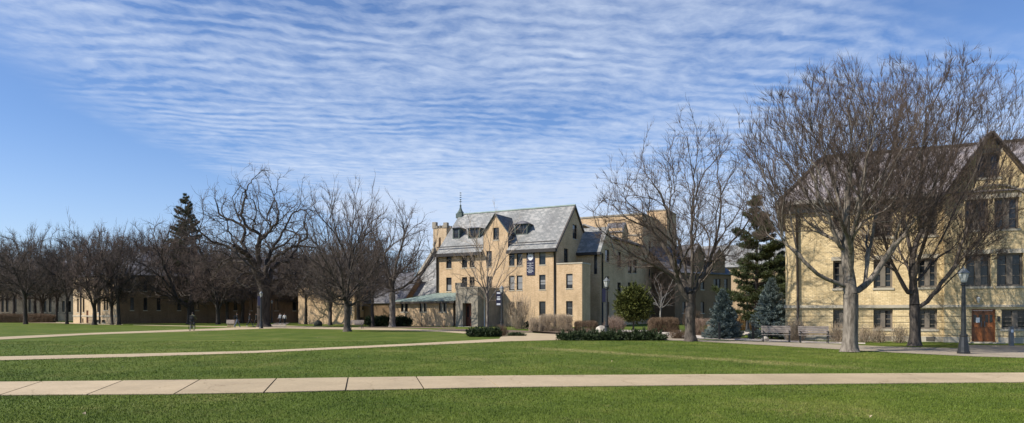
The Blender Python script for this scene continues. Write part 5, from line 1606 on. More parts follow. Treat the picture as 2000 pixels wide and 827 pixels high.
# ------------------------------------------------------------------ conifers and leafy shrubs
def needles(C, D, L, W, rng):
    n = len(C); D = D / (np.linalg.norm(D, axis=1)[:, None] + 1e-9)
    r = rng.normal(0, 1, (n, 3)); S = np.cross(D, r); S /= np.linalg.norm(S, axis=1)[:, None] + 1e-9
    V = np.stack([C - S * W[:, None], C + S * W[:, None], C + D * L[:, None]], 1).reshape(-1, 3)
    return V, np.arange(3 * n).reshape(-1, 3)


def conifer(seed, name, label, loc, h, r, kind, mat, cat='tree', group=None):
    rng = np.random.default_rng(seed)
    root = empty(name, (*loc, 0)); tag(root, label, cat, group)
    C, D, L = [], [], []; bP, bR, bs, bl = [], [], [], []
    z = .10 * h if kind == 'pine' else .05 * h
    while z < h * .985:
        t = z / h
        if kind == 'pine':
            prof = min(1, .62 + t * 1.4) * (1 - t) ** .72 * 1.22 if t > .12 else .65
            nb = rng.integers(4, 7); step = rng.uniform(.35, .6); slope = -.05 + .5 * t
        else:
            prof = (1 - t) ** .88 * (.88 + .12 * min(1, t * 8)); nb = rng.integers(9, 13); step = .035 * h + .02; slope = -.12 + .45 * t
        for b in range(nb):
            az = rng.uniform(0, 6.283); LL = r * prof * (rng.uniform(.55, 1.12) if kind == 'pine' else rng.uniform(.82, 1.1)) + .05
            d = np.array([math.cos(az), math.sin(az), slope + rng.normal(0, .07)])
            side = np.array([-math.sin(az), math.cos(az), 0])
            p0 = np.array([0, 0, z + rng.normal(0, .05)])
            ends = p0 + d * LL + np.array([0, 0, .10 * LL])
            bP += [p0, (p0 + ends) / 2 - np.array([0, 0, .04 * LL]), ends]; bR += [.02 + .012 * LL, .015 + .006 * LL, .006]; bs.append(len(bP) - 3); bl.append(3)
            if kind == 'pine':
                m = int(30 * LL) + 10
                s = rng.uniform(.22, 1.0, m) ** .8
                lat = rng.normal(0, .30, m) * LL * (1.15 - s) + rng.normal(0, .07, m)
                c = p0 + d * (s * LL)[:, None] + side * lat[:, None] + np.stack([np.zeros(m), np.zeros(m), .10 * LL * s * s + rng.normal(0, .07, m)], 1)
                q = 13
                c2 = np.repeat(c, q, 0) + rng.normal(0, .05, (m * q, 3))
                dd = rng.normal(0, .75, (m * q, 3)) + d * .7 + np.array([0, 0, .35])
                C.append(c2); D.append(dd); L.append(rng.uniform(.14, .27, m * q))
            else:
                m = int(LL / .026) + 4
                s = rng.uniform(.15, 1.0, m)
                lat = rng.normal(0, .16, m) * LL * (1.2 - s)
                c = p0 + d * (s * LL)[:, None] + side * lat[:, None] + np.stack([np.zeros(m), np.zeros(m), .10 * LL * s * s + rng.normal(0, .03, m)], 1)
                q = 7
                c2 = np.repeat(c, q, 0) + rng.normal(0, .02, (m * q, 3))
                dd = rng.normal(0, .55, (m * q, 3)) + d * .8 + np.array([0, 0, .25])
                C.append(c2); D.append(dd); L.append(rng.uniform(.07, .14, m * q))
        z += step
    m_ = 80; C.append(np.array([[0, 0, h * .94]]) + rng.normal(0, .05, (m_, 3)) * [1, 1, 2]); D.append(rng.normal(0, .6, (m_, 3)) + [0, 0, .9]); L.append(rng.uniform(.1, .2, m_))
    C = np.vstack(C); D = np.vstack(D); L = np.concatenate(L)
    V, Fc = needles(C, D, L, L * (.11 if kind == 'pine' else .16), rng)
    np_mesh('crown', V, Fc, mat, parent=root, smooth=False)
    tm = np.array([(0, 0, -.1), (0, 0, h * .3), (0, 0, h * .7), (0, 0, h * .97)]); V, Fq = tubes(tm, np.array([.03 * h ** .8, .022 * h ** .8, .012 * h ** .8, .01]), np.array([0]), np.array([4]), 8)
    V2, F2 = tubes(np.array(bP), np.array(bR), np.array(bs), np.array(bl), 4)
    np_mesh('trunk', np.vstack([V, V2]), np.vstack([Fq, F2 + len(V)]), M['bark_k'], parent=root)
    return root


def at(px, Y): return (X(px, Y), Y)


conifer(1, 'pine_tree', 'tall dark green pine between the shaded wing and the yellow hall', at(1478, 56), Z(381, 56), 3.3, 'pine', M['pine'])
conifer(2, 'pine_tree', 'tall pine whose green top rises above the bare trees at left', at(362, 116), Z(378, 116), 4.6, 'pine', M['pine_y'])
conifer(3, 'pine_tree', 'distant pine whose tip just shows over the hall ridge', at(1108, 135), Z(399, 135), 3.5, 'pine', M['pine'])
conifer(7, 'pine_tree', 'dark pine low behind the tall pine, beside the yellow hall corner', at(1512, 62), Z(470, 62), 3.0, 'pine', M['pine'])
conifer(4, 'spruce_tree', 'shorter blue spruce left of the lamp post by the yellow hall', at(1412, 44.5), Z(566, 44.5), 1.42, 'spruce', M['spruce'], group='blue spruces')
conifer(5, 'spruce_tree', 'taller blue spruce right of the lamp post, behind the first bench', at(1507, 43.5), Z(545, 43.5), 1.62, 'spruce', M['spruce'], group='blue spruces')


def leafy(seed, name, label, loc, ells, n, mat, L=(.1, .2), W=.2, up=.4, cat='shrub', group=None, stem=None, shell=.5, spikes=0, z0=0.0):
    """leafy or needled mass filling a few ellipsoids (cx,cy,cz,rx,ry,rz), with loose outer sprays"""
    rng = np.random.default_rng(seed)
    root = empty(name, (*loc, 0)); tag(root, label, cat, group)
    vol = np.array([e[3] * e[4] * e[5] for e in ells]); pick = rng.choice(len(ells), n, p=vol / vol.sum())
    E = np.array(ells)[pick]
    d = rng.normal(0, 1, (n, 3)); d /= np.linalg.norm(d, axis=1)[:, None]
    rad = (shell + (1 - shell) * rng.random(n)) * (1 + rng.normal(0, .06, n))
    # clumps: quantise directions a little so the outline is uneven
    lump = 1 + .10 * np.sin(d[:, 0] * 9 + E[:, 0] * 5) * np.sin(d[:, 1] * 8 + E[:, 1]) + .08 * np.sin(d[:, 2] * 13 + d[:, 0] * 7)
    C = E[:, :3] + d * E[:, 3:] * (rad * lump)[:, None]
    k = C[:, 2] > z0; C = C[k]; d = d[k]; n = len(C)
    q = 4
    CC = np.repeat(C, q, 0) + rng.normal(0, .03, (n * q, 3)); DD = np.repeat(d, q, 0) * .8 + rng.normal(0, .6, (n * q, 3)); DD[:, 2] += up
    LL = rng.uniform(*L, n * q)
    V, Fc = needles(CC, DD, LL, LL * W, rng)
    Vs, Fs = [V], [Fc]
    if spikes:
        e = np.array(ells)[rng.integers(0, len(ells), spikes)]
        d = rng.normal(0, 1, (spikes, 3)); d[:, 2] = np.abs(d[:, 2]) * .7 + .1; d /= np.linalg.norm(d, axis=1)[:, None]
        P0 = e[:, :3] + d * e[:, 3:] * .8
        for t in np.linspace(0, 1, 7):
            P = P0 + (d * .8 + [0, 0, .35]) * (t * .5) * e[:, 3:].mean(1)[:, None]
            P = P[P[:, 2] > z0] if False else P
            m = len(P) * 5
            PP = np.repeat(P, 5, 0) + rng.normal(0, .02, (m, 3)); D2 = np.repeat(d, 5, 0) + rng.normal(0, .45, (m, 3)) + [0, 0, .3]
            l = rng.uniform(*L, m) * (1.1 - .5 * t)
            V, Fc = needles(PP, D2, l, l * W, rng); Fs.append(Fc + sum(len(v) for v in Vs)); Vs.append(V)
    np_mesh('foliage', np.vstack(Vs), np.vstack(Fs), mat, parent=root, smooth=False)
    if stem:
        m = MB()
        for (pts, r) in stem: m.tube(pts, r, 6)
        m.build('trunk' if cat == 'tree' else 'stems', M['bark_m'], root, smooth=True)
    return root


leafy(41, 'evergreen_tree', 'rounded yellow green evergreen tree on a thin trunk by the shaded wing', at(1237, 66), [(0, 0, 2.6, 1.75, 1.6, 1.75), (-.5, .2, 2.0, 1.3, 1.4, 1.2), (.55, 0, 2.2, 1.35, 1.4, 1.3), (.2, 0, 3.5, 1.0, 1.0, .9)], 5200, M['yellow_green'], (.12, .26), .28, .3, 'tree', stem=[([(0, 0, -.05), (0.02, 0, .8), (0, 0, 2.4)], [.10, .08, .05]), ([(0, 0, .8), (.5, .1, 1.8)], [.05, .03]), ([(0, 0, .8), (-.5, .1, 1.8)], [.05, .03])], shell=.45, z0=.55, spikes=90)
JY = 41.5
leafy(42, 'juniper', 'long low dark juniper around the foot of the middle lamp post', at(1195, JY), [(x, (i % 2) * .5 - .2, .15, .75, .8, .25 + .07 * (i % 3 == 1)) for i, x in enumerate(np.linspace(-2.7, 2.6, 9))], 5200, M['juniper'], (.10, .20), .16, .35, spikes=260, z0=.02,
      stem=[([(x, .1, 0), (x * 1.05, .1, .3)], [.03, .02]) for x in (-2, 0, 2)])
leafy(43, 'juniper', 'small dark juniper beside the path before the porch', at(950, 47.5), [(x, (i % 2) * .5, .2, .55, .6, .30 + .06 * (i % 2)) for i, x in enumerate((-.85, -.4, .1, .5))], 2400, M['juniper'], (.10, .20), .16, .35, spikes=110, z0=.02, stem=[([(0, .1, 0), (.1, .1, .3)], [.03, .02])])
leafy(44, 'yew_shrub', 'wide dark yew shrubs at the foot of the bare tree by the low wing', at(762, 86), [(x, 0, .55, .95, .8, .62 + .15 * (i % 2)) for i, x in enumerate((-2.2, -1.2, -.2, .9, 1.9))], 3200, M['yew'], (.14, .28), .2, .35, spikes=120, z0=.02, stem=[([(0, 0, 0), (0, 0, .5)], [.05, .03])])
leafy(45, 'yew_shrub', 'low dark green shrub under the hall wall beside the tan hedge', at(1043, 72), [(-.3, 0, .3, .9, .6, .5), (.5, 0, .25, .8, .6, .4)], 1200, M['yew'], (.12, .22), .2, .35, spikes=30, z0=.02, stem=[([(0, 0, 0), (0, 0, .3)], [.04, .02])])
leafy(46, 'ground_cover', 'low green patch of ground cover at the plaza edge beside the juniper', at(1008, 49), [(0, 0, .05, .7, .45, .16)], 700, M['juniper'], (.08, .15), .2, .3, spikes=0, z0=.01)


def twiggy(seed, name, label, loc, shape, size, n, mat, L=(.25, .5), r=.008, cat='shrub', group=None, stems=8, radial=.6, up=.7, rz=0.0):
    """leafless bush or sheared hedge: stems plus a mass of fine twigs filling a box or an ellipsoid"""
    rng = np.random.default_rng(seed)
    root = empty(name, (*loc, 0), rz); tag(root, label, cat, group)
    sx, sy, sz = size
    if shape == 'box':
        C = rng.uniform(-1, 1, (n * 2, 3)); C = np.sign(C) * np.abs(C) ** .75
        # round the shoulders
        k = (np.abs(C[:, 0]) ** 4 + np.abs(C[:, 1]) ** 4 + np.maximum(C[:, 2], 0) ** 4) < 1.25 + rng.normal(0, .08, n * 2)
        C = C[k][:n]; C = C * np.array([sx, sy, sz / 2]) + [0, 0, sz / 2]
    else:
        d = rng.normal(0, 1, (n * 2, 3)); d /= np.linalg.norm(d, axis=1)[:, None]
        C = d * (rng.random((n * 2, 1)) ** .45) * np.array([sx, sy, sz * .62]) + [0, 0, sz * .42]
        C = C[C[:, 2] > .04][:n]
    n = len(C)
    base = np.stack([C[:, 0] * .45, C[:, 1] * .45, np.zeros(n)], 1) if shape != 'box' else np.stack([C[:, 0] * .93, C[:, 1] * .6, np.zeros(n)], 1)
    d = C - base; d /= np.linalg.norm(d, axis=1)[:, None] + 1e-6
    d = d * radial + rng.normal(0, .42, (n, 3)); d[:, 2] += up * .5; d /= np.linalg.norm(d, axis=1)[:, None]
    l = rng.uniform(*L, n)
    p0 = C - d * (l * .7)[:, None]; p0[:, 2] = np.maximum(p0[:, 2], .02); p1 = C - d * (l * .2)[:, None] + rng.normal(0, .03, (n, 3)); p2 = C + d * (l * .3)[:, None]
    P = np.stack([p0, p1, p2], 1).reshape(-1, 3); R = np.tile([r, r * .8, r * .4], n)
    V, Fq = tubes(P, R, np.arange(n) * 3, np.full(n, 3), 3)
    np_mesh('twigs', V, Fq, mat, parent=root)
    if stems:
        Ps, Rs = [], []
        for i in range(stems):
            j = rng.integers(n); e = C[j]; b = np.array([base[j][0] * .5 if shape != 'box' else e[0] * .95, base[j][1] * .5, -.03])
            m = (b + e) / 2 + rng.normal(0, .06, 3)
            Ps += [b, m, e]; Rs += [r * 2.6, r * 2, r]
        V, Fq = tubes(np.array(Ps), np.array(Rs), np.arange(stems) * 3, np.full(stems, 3), 5)
        np_mesh('stems', V, Fq, mat, parent=root)
    return root


twiggy(51, 'hedge', 'tall tan leafless hedge before the bay of the tan brick hall', at(1085, 62), 'box', (1.55, .8, 1.6), 4200, M['twig_t'], (.25, .55), .0085, 'hedge', stems=26)
twiggy(52, 'hedge', 'lower left end of the tan hedge below the bare shrub', at(1052, 62.5), 'box', (.9, .7, 1.25), 1800, M['twig_t'], (.2, .45), .0085, 'hedge', stems=14)
twiggy(53, 'hedge', 'small rounded brown hedge between the tan hedge and the boulder', at(1144, 62), 'box', (1.05, .7, 1.0), 2400, M['twig_b'], (.2, .4), .009, 'hedge', stems=10)
twiggy(54, 'shrub', 'pinkish grey dormant bush on the gravel left of the pale boulder', at(1143, 50), 'ball', (.62, .5, .55), 900, M['twig_p'], (.12, .25), .008, 'shrub', stems=8)
twiggy(55, 'shrub', 'red twigged leafless shrub behind the middle lamp post', at(1200, 63), 'ball', (1.15, .9, 1.45), 900, M['twig_p'], (.4, .9), .011, 'shrub', stems=30, radial=1.1, up=.4)
twiggy(56, 'hedge', 'big rounded russet hedge under the white birch', at(1296, 60), 'box', (1.3, 1.0, 1.3), 5200, M['twig_b'], (.2, .42), .011, 'hedge', stems=20)
twiggy(57, 'hedge', 'pale leafless hedge right of the middle bare tree trunk', at(1378, 52), 'box', (1.1, .7, 1.25), 2600, M['twig_p'], (.25, .5), .009, 'hedge', stems=12)
twiggy(58, 'hedge', 'tan twiggy hedge against the shorter blue spruce', at(1402, 47), 'box', (.6, .5, 1.15), 1500, M['twig_t'], (.25, .5), .008, 'hedge', stems=14)
twiggy(59, 'hedge', 'orange brown hedge behind the lamp post between the two spruces', at(1455, 66), 'box', (1.1, .8, 1.45), 3500, M['twig_o'], (.25, .45), .012, 'hedge', stems=8)
twiggy(60, 'shrub', 'low brown dormant shrub left of the middle bare tree trunk', at(1326, 44), 'ball', (.7, .5, .6), 700, M['twig_b'], (.15, .3), .008, 'shrub', stems=10)
twiggy(61, 'shrub', 'leafless shrub between the two benches under the yellow wall', at(1555, 40.6), 'ball', (.75, .6, 1.25), 800, M['twig_t'], (.3, .6), .008, 'shrub', stems=16, radial=1.0)
for px, Y, s, lab in ((1636, 38.8, .9, 'leafless shrub below the first basement window of the yellow hall'), (1690, 38.3, .8, 'leafless shrub just right of the big pale trunk'), (1716, 38.0, .75, 'leafless shrub below the second basement window of the yellow hall'), (1756, 37.6, .85, 'leafless shrub between the second basement window and the dark leaning tree')):
    twiggy(int(px), 'shrub', lab, at(px, Y), 'ball', (.7 * s, .45 * s, 1.3 * s), int(420 * s), M['twig_t'], (.3, .6), .007, 'shrub', 'leafless shrubs along the yellow wall', stems=14, radial=1.1)
twiggy(66, 'shrub', 'tall multi stemmed bare shrub against the hall wall right of the porch', at(1015, 72), 'ball', (1.75, .9, 4.1), 620, M['twig_t'], (.6, 1.3), .011, 'shrub', stems=44, radial=1.2, up=.6)
twiggy(67, 'shrub', 'reddish dormant shrub behind the small dark juniper', at(978, 49.5), 'ball', (.6, .5, .85), 600, M['twig_b'], (.25, .5), .009, 'shrub', stems=12)
twiggy(68, 'hedge', 'long brown sheared hedge along the road at the far left edge', at(47, 122), 'box', (5.6, .8, 1.65), 7000, M['twig_b'], (.3, .6), .018, 'hedge', stems=20)
twiggy(69, 'shrub', 'bare shrub against the brick wall at the left end of the copper roof wing', at(1352, 68), 'ball', (1.1, .8, 2.4), 420, M['twig_b'], (.5, 1.0), .012, 'shrub', stems=18, radial=1.2)
COL.objects['shrub'].get('label')
for o in COL.objects:
    if o.get('label') == 'bare shrub against the brick wall at the left end of the copper roof wing': o['label'] = 'thin bare shrub behind the middle tree trunk before the shaded wing'
twiggy(70, 'shrub', 'low bare shrub against the low wing wall near the downpipe', at(868, 81), 'ball', (.9, .6, 1.4), 24, M['twig_b'], (.4, .8), .009, 'shrub', stems=9, radial=1.1)
twiggy(71, 'shrub', 'bare shrub with arching stems before the middle windows of the low wing', at(826, 82), 'ball', (1.3, .6, 1.7), 28, M['twig_b'], (.5, .9), .009, 'shrub', stems=10, radial=1.1)


# ------------------------------------------------------------------ rocks
def rock(seed, name, label, loc, size, mat, cat='rock', group=None):
    import bmesh
    rng = random.Random(seed)
    bm = bmesh.new(); bmesh.ops.create_icosphere(bm, subdivisions=3, radius=1)
    ax = [Vector((rng.uniform(-1, 1), rng.uniform(-1, 1), rng.uniform(-1, 1))).normalized() for _ in range(9)]
    lim = [rng.uniform(.62, .92) for _ in ax]
    for v in bm.verts:
        d = v.co.normalized(); s = 1.0
        for a, l in zip(ax, lim):
            q = d.dot(a)
            if q > .05: s = min(s, l / q)
        v.co = d * s * (1 + rng.uniform(-.015, .015))
        v.co = Vector((v.co.x * size[0], v.co.y * size[1], v.co.z * size[2]))
    me = bpy.data.meshes.new(name); bm.to_mesh(me); bm.free(); me.materials.append(mat)
    o = bpy.data.objects.new(name, me); COL.objects.link(o); o.location = (*loc, size[2] * .45); tag(o, label, cat, group)
    return o


rock(1, 'boulder', 'large pale boulder at the foot of the middle lamp post', at(1176, 49), (.62, .45, .55), M['rock_w'])
for i, (px, Y, s, lab) in enumerate(((1301, 45.5, .34, 'pale rock at the right end of the long juniper, largest of its cluster'), (1312, 44.3, .22, 'small pale rock right of the largest rock beside the juniper'), (1288, 47.5, .25, 'small pale rock behind the largest rock beside the juniper'), (1318, 47, .28, 'flat pale rock near the middle tree beside the juniper rocks'))):
    rock(20 + i, 'rock', lab, at(px, Y), (s * 1.2, s, s * .8), M['rock_w'], 'rock', 'pale rocks at the juniper')
rock(3, 'boulder', 'dark low boulder on the grass left of the bench by the upright tree', at(621, 90), (.6, .5, .55), M['rock_d'])
rock(5, 'boulder', 'small pale stone beside the first bench on the gravel', at(1494, 40.5), (.24, .2, .2), M['rock_w'])
# stone block with a slanted slab, by the path
mk = empty('stone_marker', (*at(452, 80), 0), .1); tag(mk, 'pinkish stone slab on a sandy block beside the path near the walkers', 'marker')
m = MB(); m.box(-.42, .42, -.2, .2, -.02, .45); m.build('base', M['sand_rock'], mk)
m = MB(); m.box(-.5, .42, -.26, .26, .452, .9); m.build('slab', M['plaque'], mk)


# ------------------------------------------------------------------ lamps, benches, posts
def lamp(label, px, Y, h, group='black lamp posts'):
    root = empty('lamp_post', (*at(px, Y), 0)); tag(root, label, 'lamp post', group)
    k = h / 3.6
    m = MB()
    m.lathe([(.235, 0), (.235, .10), (.205, .14), (.19, .30), (.155, .55), (.135, .72), (.15, .76), (.15, .80), (.098, .84), (.088, 1.6), (.076, 2.6), (.068, 2.86), (.11, 2.90), (.11, 2.94), (.075, 2.98), (.085, 3.02)], 12)
    for v in range(len(m.V)): m.V[v] = (m.V[v][0], m.V[v][1], m.V[v][2] * k)
    m.build('post', M['iron'], root, smooth=False)
    z = 3.02 * k
    m = MB(); m.lathe([(.085, 0), (.11, .03), (.195, .36)], 8, (0, 0, z)); m.build('lantern_glass', M['lampglass'], root)
    m = MB()
    for i in range(8):
        a = i * math.pi / 4; m.bar((.088 * math.cos(a), .088 * math.sin(a), z), (.20 * math.cos(a), .20 * math.sin(a), z + .37), .018, .018)
    m.lathe([(.10, -.02), (.115, .02)], 8, (0, 0, z)); m.lathe([(.20, .355), (.205, .375)], 8, (0, 0, z))
    m.build('lantern_frame', M['iron_g'], root)
    m = MB(); m.lathe([(.225, .376), (.215, .40), (.12, .50), (.10, .54), (.03, .575), (.035, .60), (.01, .66)], 8, (0, 0, z)); m.build('cap', M['iron_g'], root)
    return root


lamp('black lamp post with a flared base standing left of the wooden door', 1882, 27.3, 3.5)
lamp('black lamp post rising from the long dark juniper', 1185, 42.6, 4.0)
lamp('lamp post between the two blue spruces', 1460, 60, 3.95)
lamp('lamp post standing before the trunk of the huge elm', 510, 74, 4.2)
lamp('lamp post by the slender tree before the porch, carrying a banner', 980, 60, 4.25)
lamp('distant lamp post far back right of the elm trunk', 531, 118, 4.1)


def lamp_banner(px0, px1, py0, py1, Y, label, lampx, marks=False):
    x0, x1 = X(px0, Y), X(px1, Y); z1, z0 = Z(py0, Y), Z(py1, Y)
    m = MB(); m.box(x0, x1, Y - .015, Y + .015, z0, z1)
    o = m.build('banner', M['navy']); tag(o, label, 'banner', 'banners on lamp posts')
    m = MB()
    for z in (z1 + .02, z0 - .02): m.bar((min(x0, lampx), Y, z), (max(x1, lampx), Y, z), .035, .035)
    m.build('bracket', M['iron'], o)
    if marks:
        m = MB(); w = x1 - x0; hh = z1 - z0
        for (a, b, c, d) in ((.15, .85, .05, .16), (.2, .8, .35, .42), (.15, .85, .48, .60), (.12, .88, .84, .97)): m.box(x0 + w * a, x0 + w * b, Y - .022, Y - .017, z1 - hh * d, z1 - hh * c)
        m.build('print', M['white_print'], o)
    return o


lamp_banner(969, 978.5, 570, 597, 60, 'dark banner with white print on the lamp by the slender tree', X(980, 60), True)
lamp_banner(503, 508.5, 579, 597, 74, 'plain dark banner on the lamp before the elm', X(510, 74))
lamp_banner(1176.5, 1183, 564, 590, 42.6, 'plain dark banner on the lamp in the juniper', X(1185, 42.6))


def bench(label, px, Y, rz, L=1.6):
    root = empty('park_bench', (*at(px, Y), 0), rz); tag(root, label, 'bench', 'wooden park benches')
    m = MB()
    for i in range(5): m.box(-L / 2, L / 2, -.24 + i * .095, -.165 + i * .095, .425, .455)
    m.build('seat', M['bench_wood'], root)
    m = MB()
    for i in range(4):
        z = .54 + i * .105; m.box(-L / 2, L / 2, .245 + i * .022, .275 + i * .022, z, z + .085)
    m.build('backrest', M['bench_wood'], root)
    for s in (-1, 1):
        x = s * (L / 2 - .09); m = MB()
        m.bar((x, -.24, 0), (x, -.21, .42), .05, .05); m.bar((x, .30, 0), (x, .25, .42), .05, .05); m.bar((x, -.24, .40), (x, .26, .40), .05, .045)
        m.bar((x, .25, .42), (x, .36, .96), .045, .05); m.bar((x, -.21, .42), (x, -.21, .64), .04, .04); m.bar((x, -.27, .65), (x, .30, .66), .06, .035)
        m.build('leg', M['iron'], root)
    return root


bench('wooden park bench before the taller blue spruce', 1516, 38.6, -.30)
bench('wooden park bench under the yellow wall, just left of the big pale trunk', 1590, 37.4, -.30)
bench('wooden park bench on the grass beside the upright dark tree', 696, 73, -.1, 1.5)
# small posts
for px, Y, h, lab in ((1405, 43, 1.05, 'dark square post at the left of the shorter blue spruce'), (1470.5, 43.2, .85, 'dark square post beside the taller blue spruce near the lamp')):
    m = MB(); m.box(-.06, .06, -.06, .06, 0, h); m.box(-.075, .075, -.075, .075, h, h + .04)
    o = m.build('garden_post', M['iron']); o.location = (*at(px, Y), 0); tag(o, lab, 'post', 'garden posts by the spruces')
m = MB(); m.box(-.09, .09, -.07, .07, 0, .95); m.box(-.09, .09, -.06, .08, .95, 1.0)
o = m.build('push_button_post', M['iron_g']); o.location = (*at(1975, 33.8), 0); tag(o, 'short grey metal post on the paving right of the wooden door', 'post')
m = MB(); m.box(-.06, .06, -.075, -.071, .7, .85); m.build('button_plate', M['white_paper'], o)
# scattered dead leaves on the lawn
rl = np.random.default_rng(6); Vs = []
spots = [(1195, 709.5), (140, 634), (118, 640), (455, 672), (125, 687), (120, 690), (352, 655), (385, 654), (940, 745), (165, 816), (1700, 822), (240, 721), (700, 700), (490, 679), (835, 662), (620, 662), (1400, 705), (1560, 690)]
mm_ = MB()
for px, py in spots:
    c = GP(px, py); s = rl.uniform(.018, .036)
    a = rl.uniform(0, 6.28)
    mm_.face([(c[0] + math.cos(a + t) * s * (1 if i % 2 else .55), c[1] + math.sin(a + t) * s * (1 if i % 2 else .55), .05 + .02 * (i % 3)) for i, t in enumerate(np.linspace(0, 6.28, 7)[:-1])])
tag(mm_.build('leaf_litter', M['deadleaf'], uv=False), 'pale dead leaves scattered on the green lawn', 'leaf litter', kind='stuff')


# ------------------------------------------------------------------ people
M['skin'] = simple('skin', (.48, .29, .21), .6, var=.08)
M['hair'] = simple('dark_hair', (.03, .02, .015), .7)
M['jacket_k'] = simple('dark_jacket', (.025, .028, .03), .85)
M['jacket_o'] = simple('olive_jacket', (.085, .09, .05), .85)
M['shirt_w'] = simple('white_shirt', (.68, .68, .68), .85, var=.06)
M['shirt_g'] = simple('grey_sweatshirt', (.28, .29, .31), .85)
M['jeans'] = simple('blue_grey_jeans', (.14, .17, .22), .85)
M['trousers_k'] = simple('dark_trousers', (.025, .027, .034), .85)
M['trousers_l'] = simple('light_trousers', (.45, .42, .38), .85)
M['shoe_w'] = simple('white_shoe', (.62, .62, .6), .7)
M['shoe_k'] = simple('dark_shoe', (.03, .03, .03), .7)
M['pack_k'] = simple('black_backpack', (.02, .02, .022), .8)
M['pack_w'] = simple('white_tote_bag', (.7, .7, .7), .8)
M['rubber'] = simple('black_rubber', (.015, .015, .015), .8)
M['steel'] = simple('bike_steel', (.35, .36, .37), .35, metal=.8)


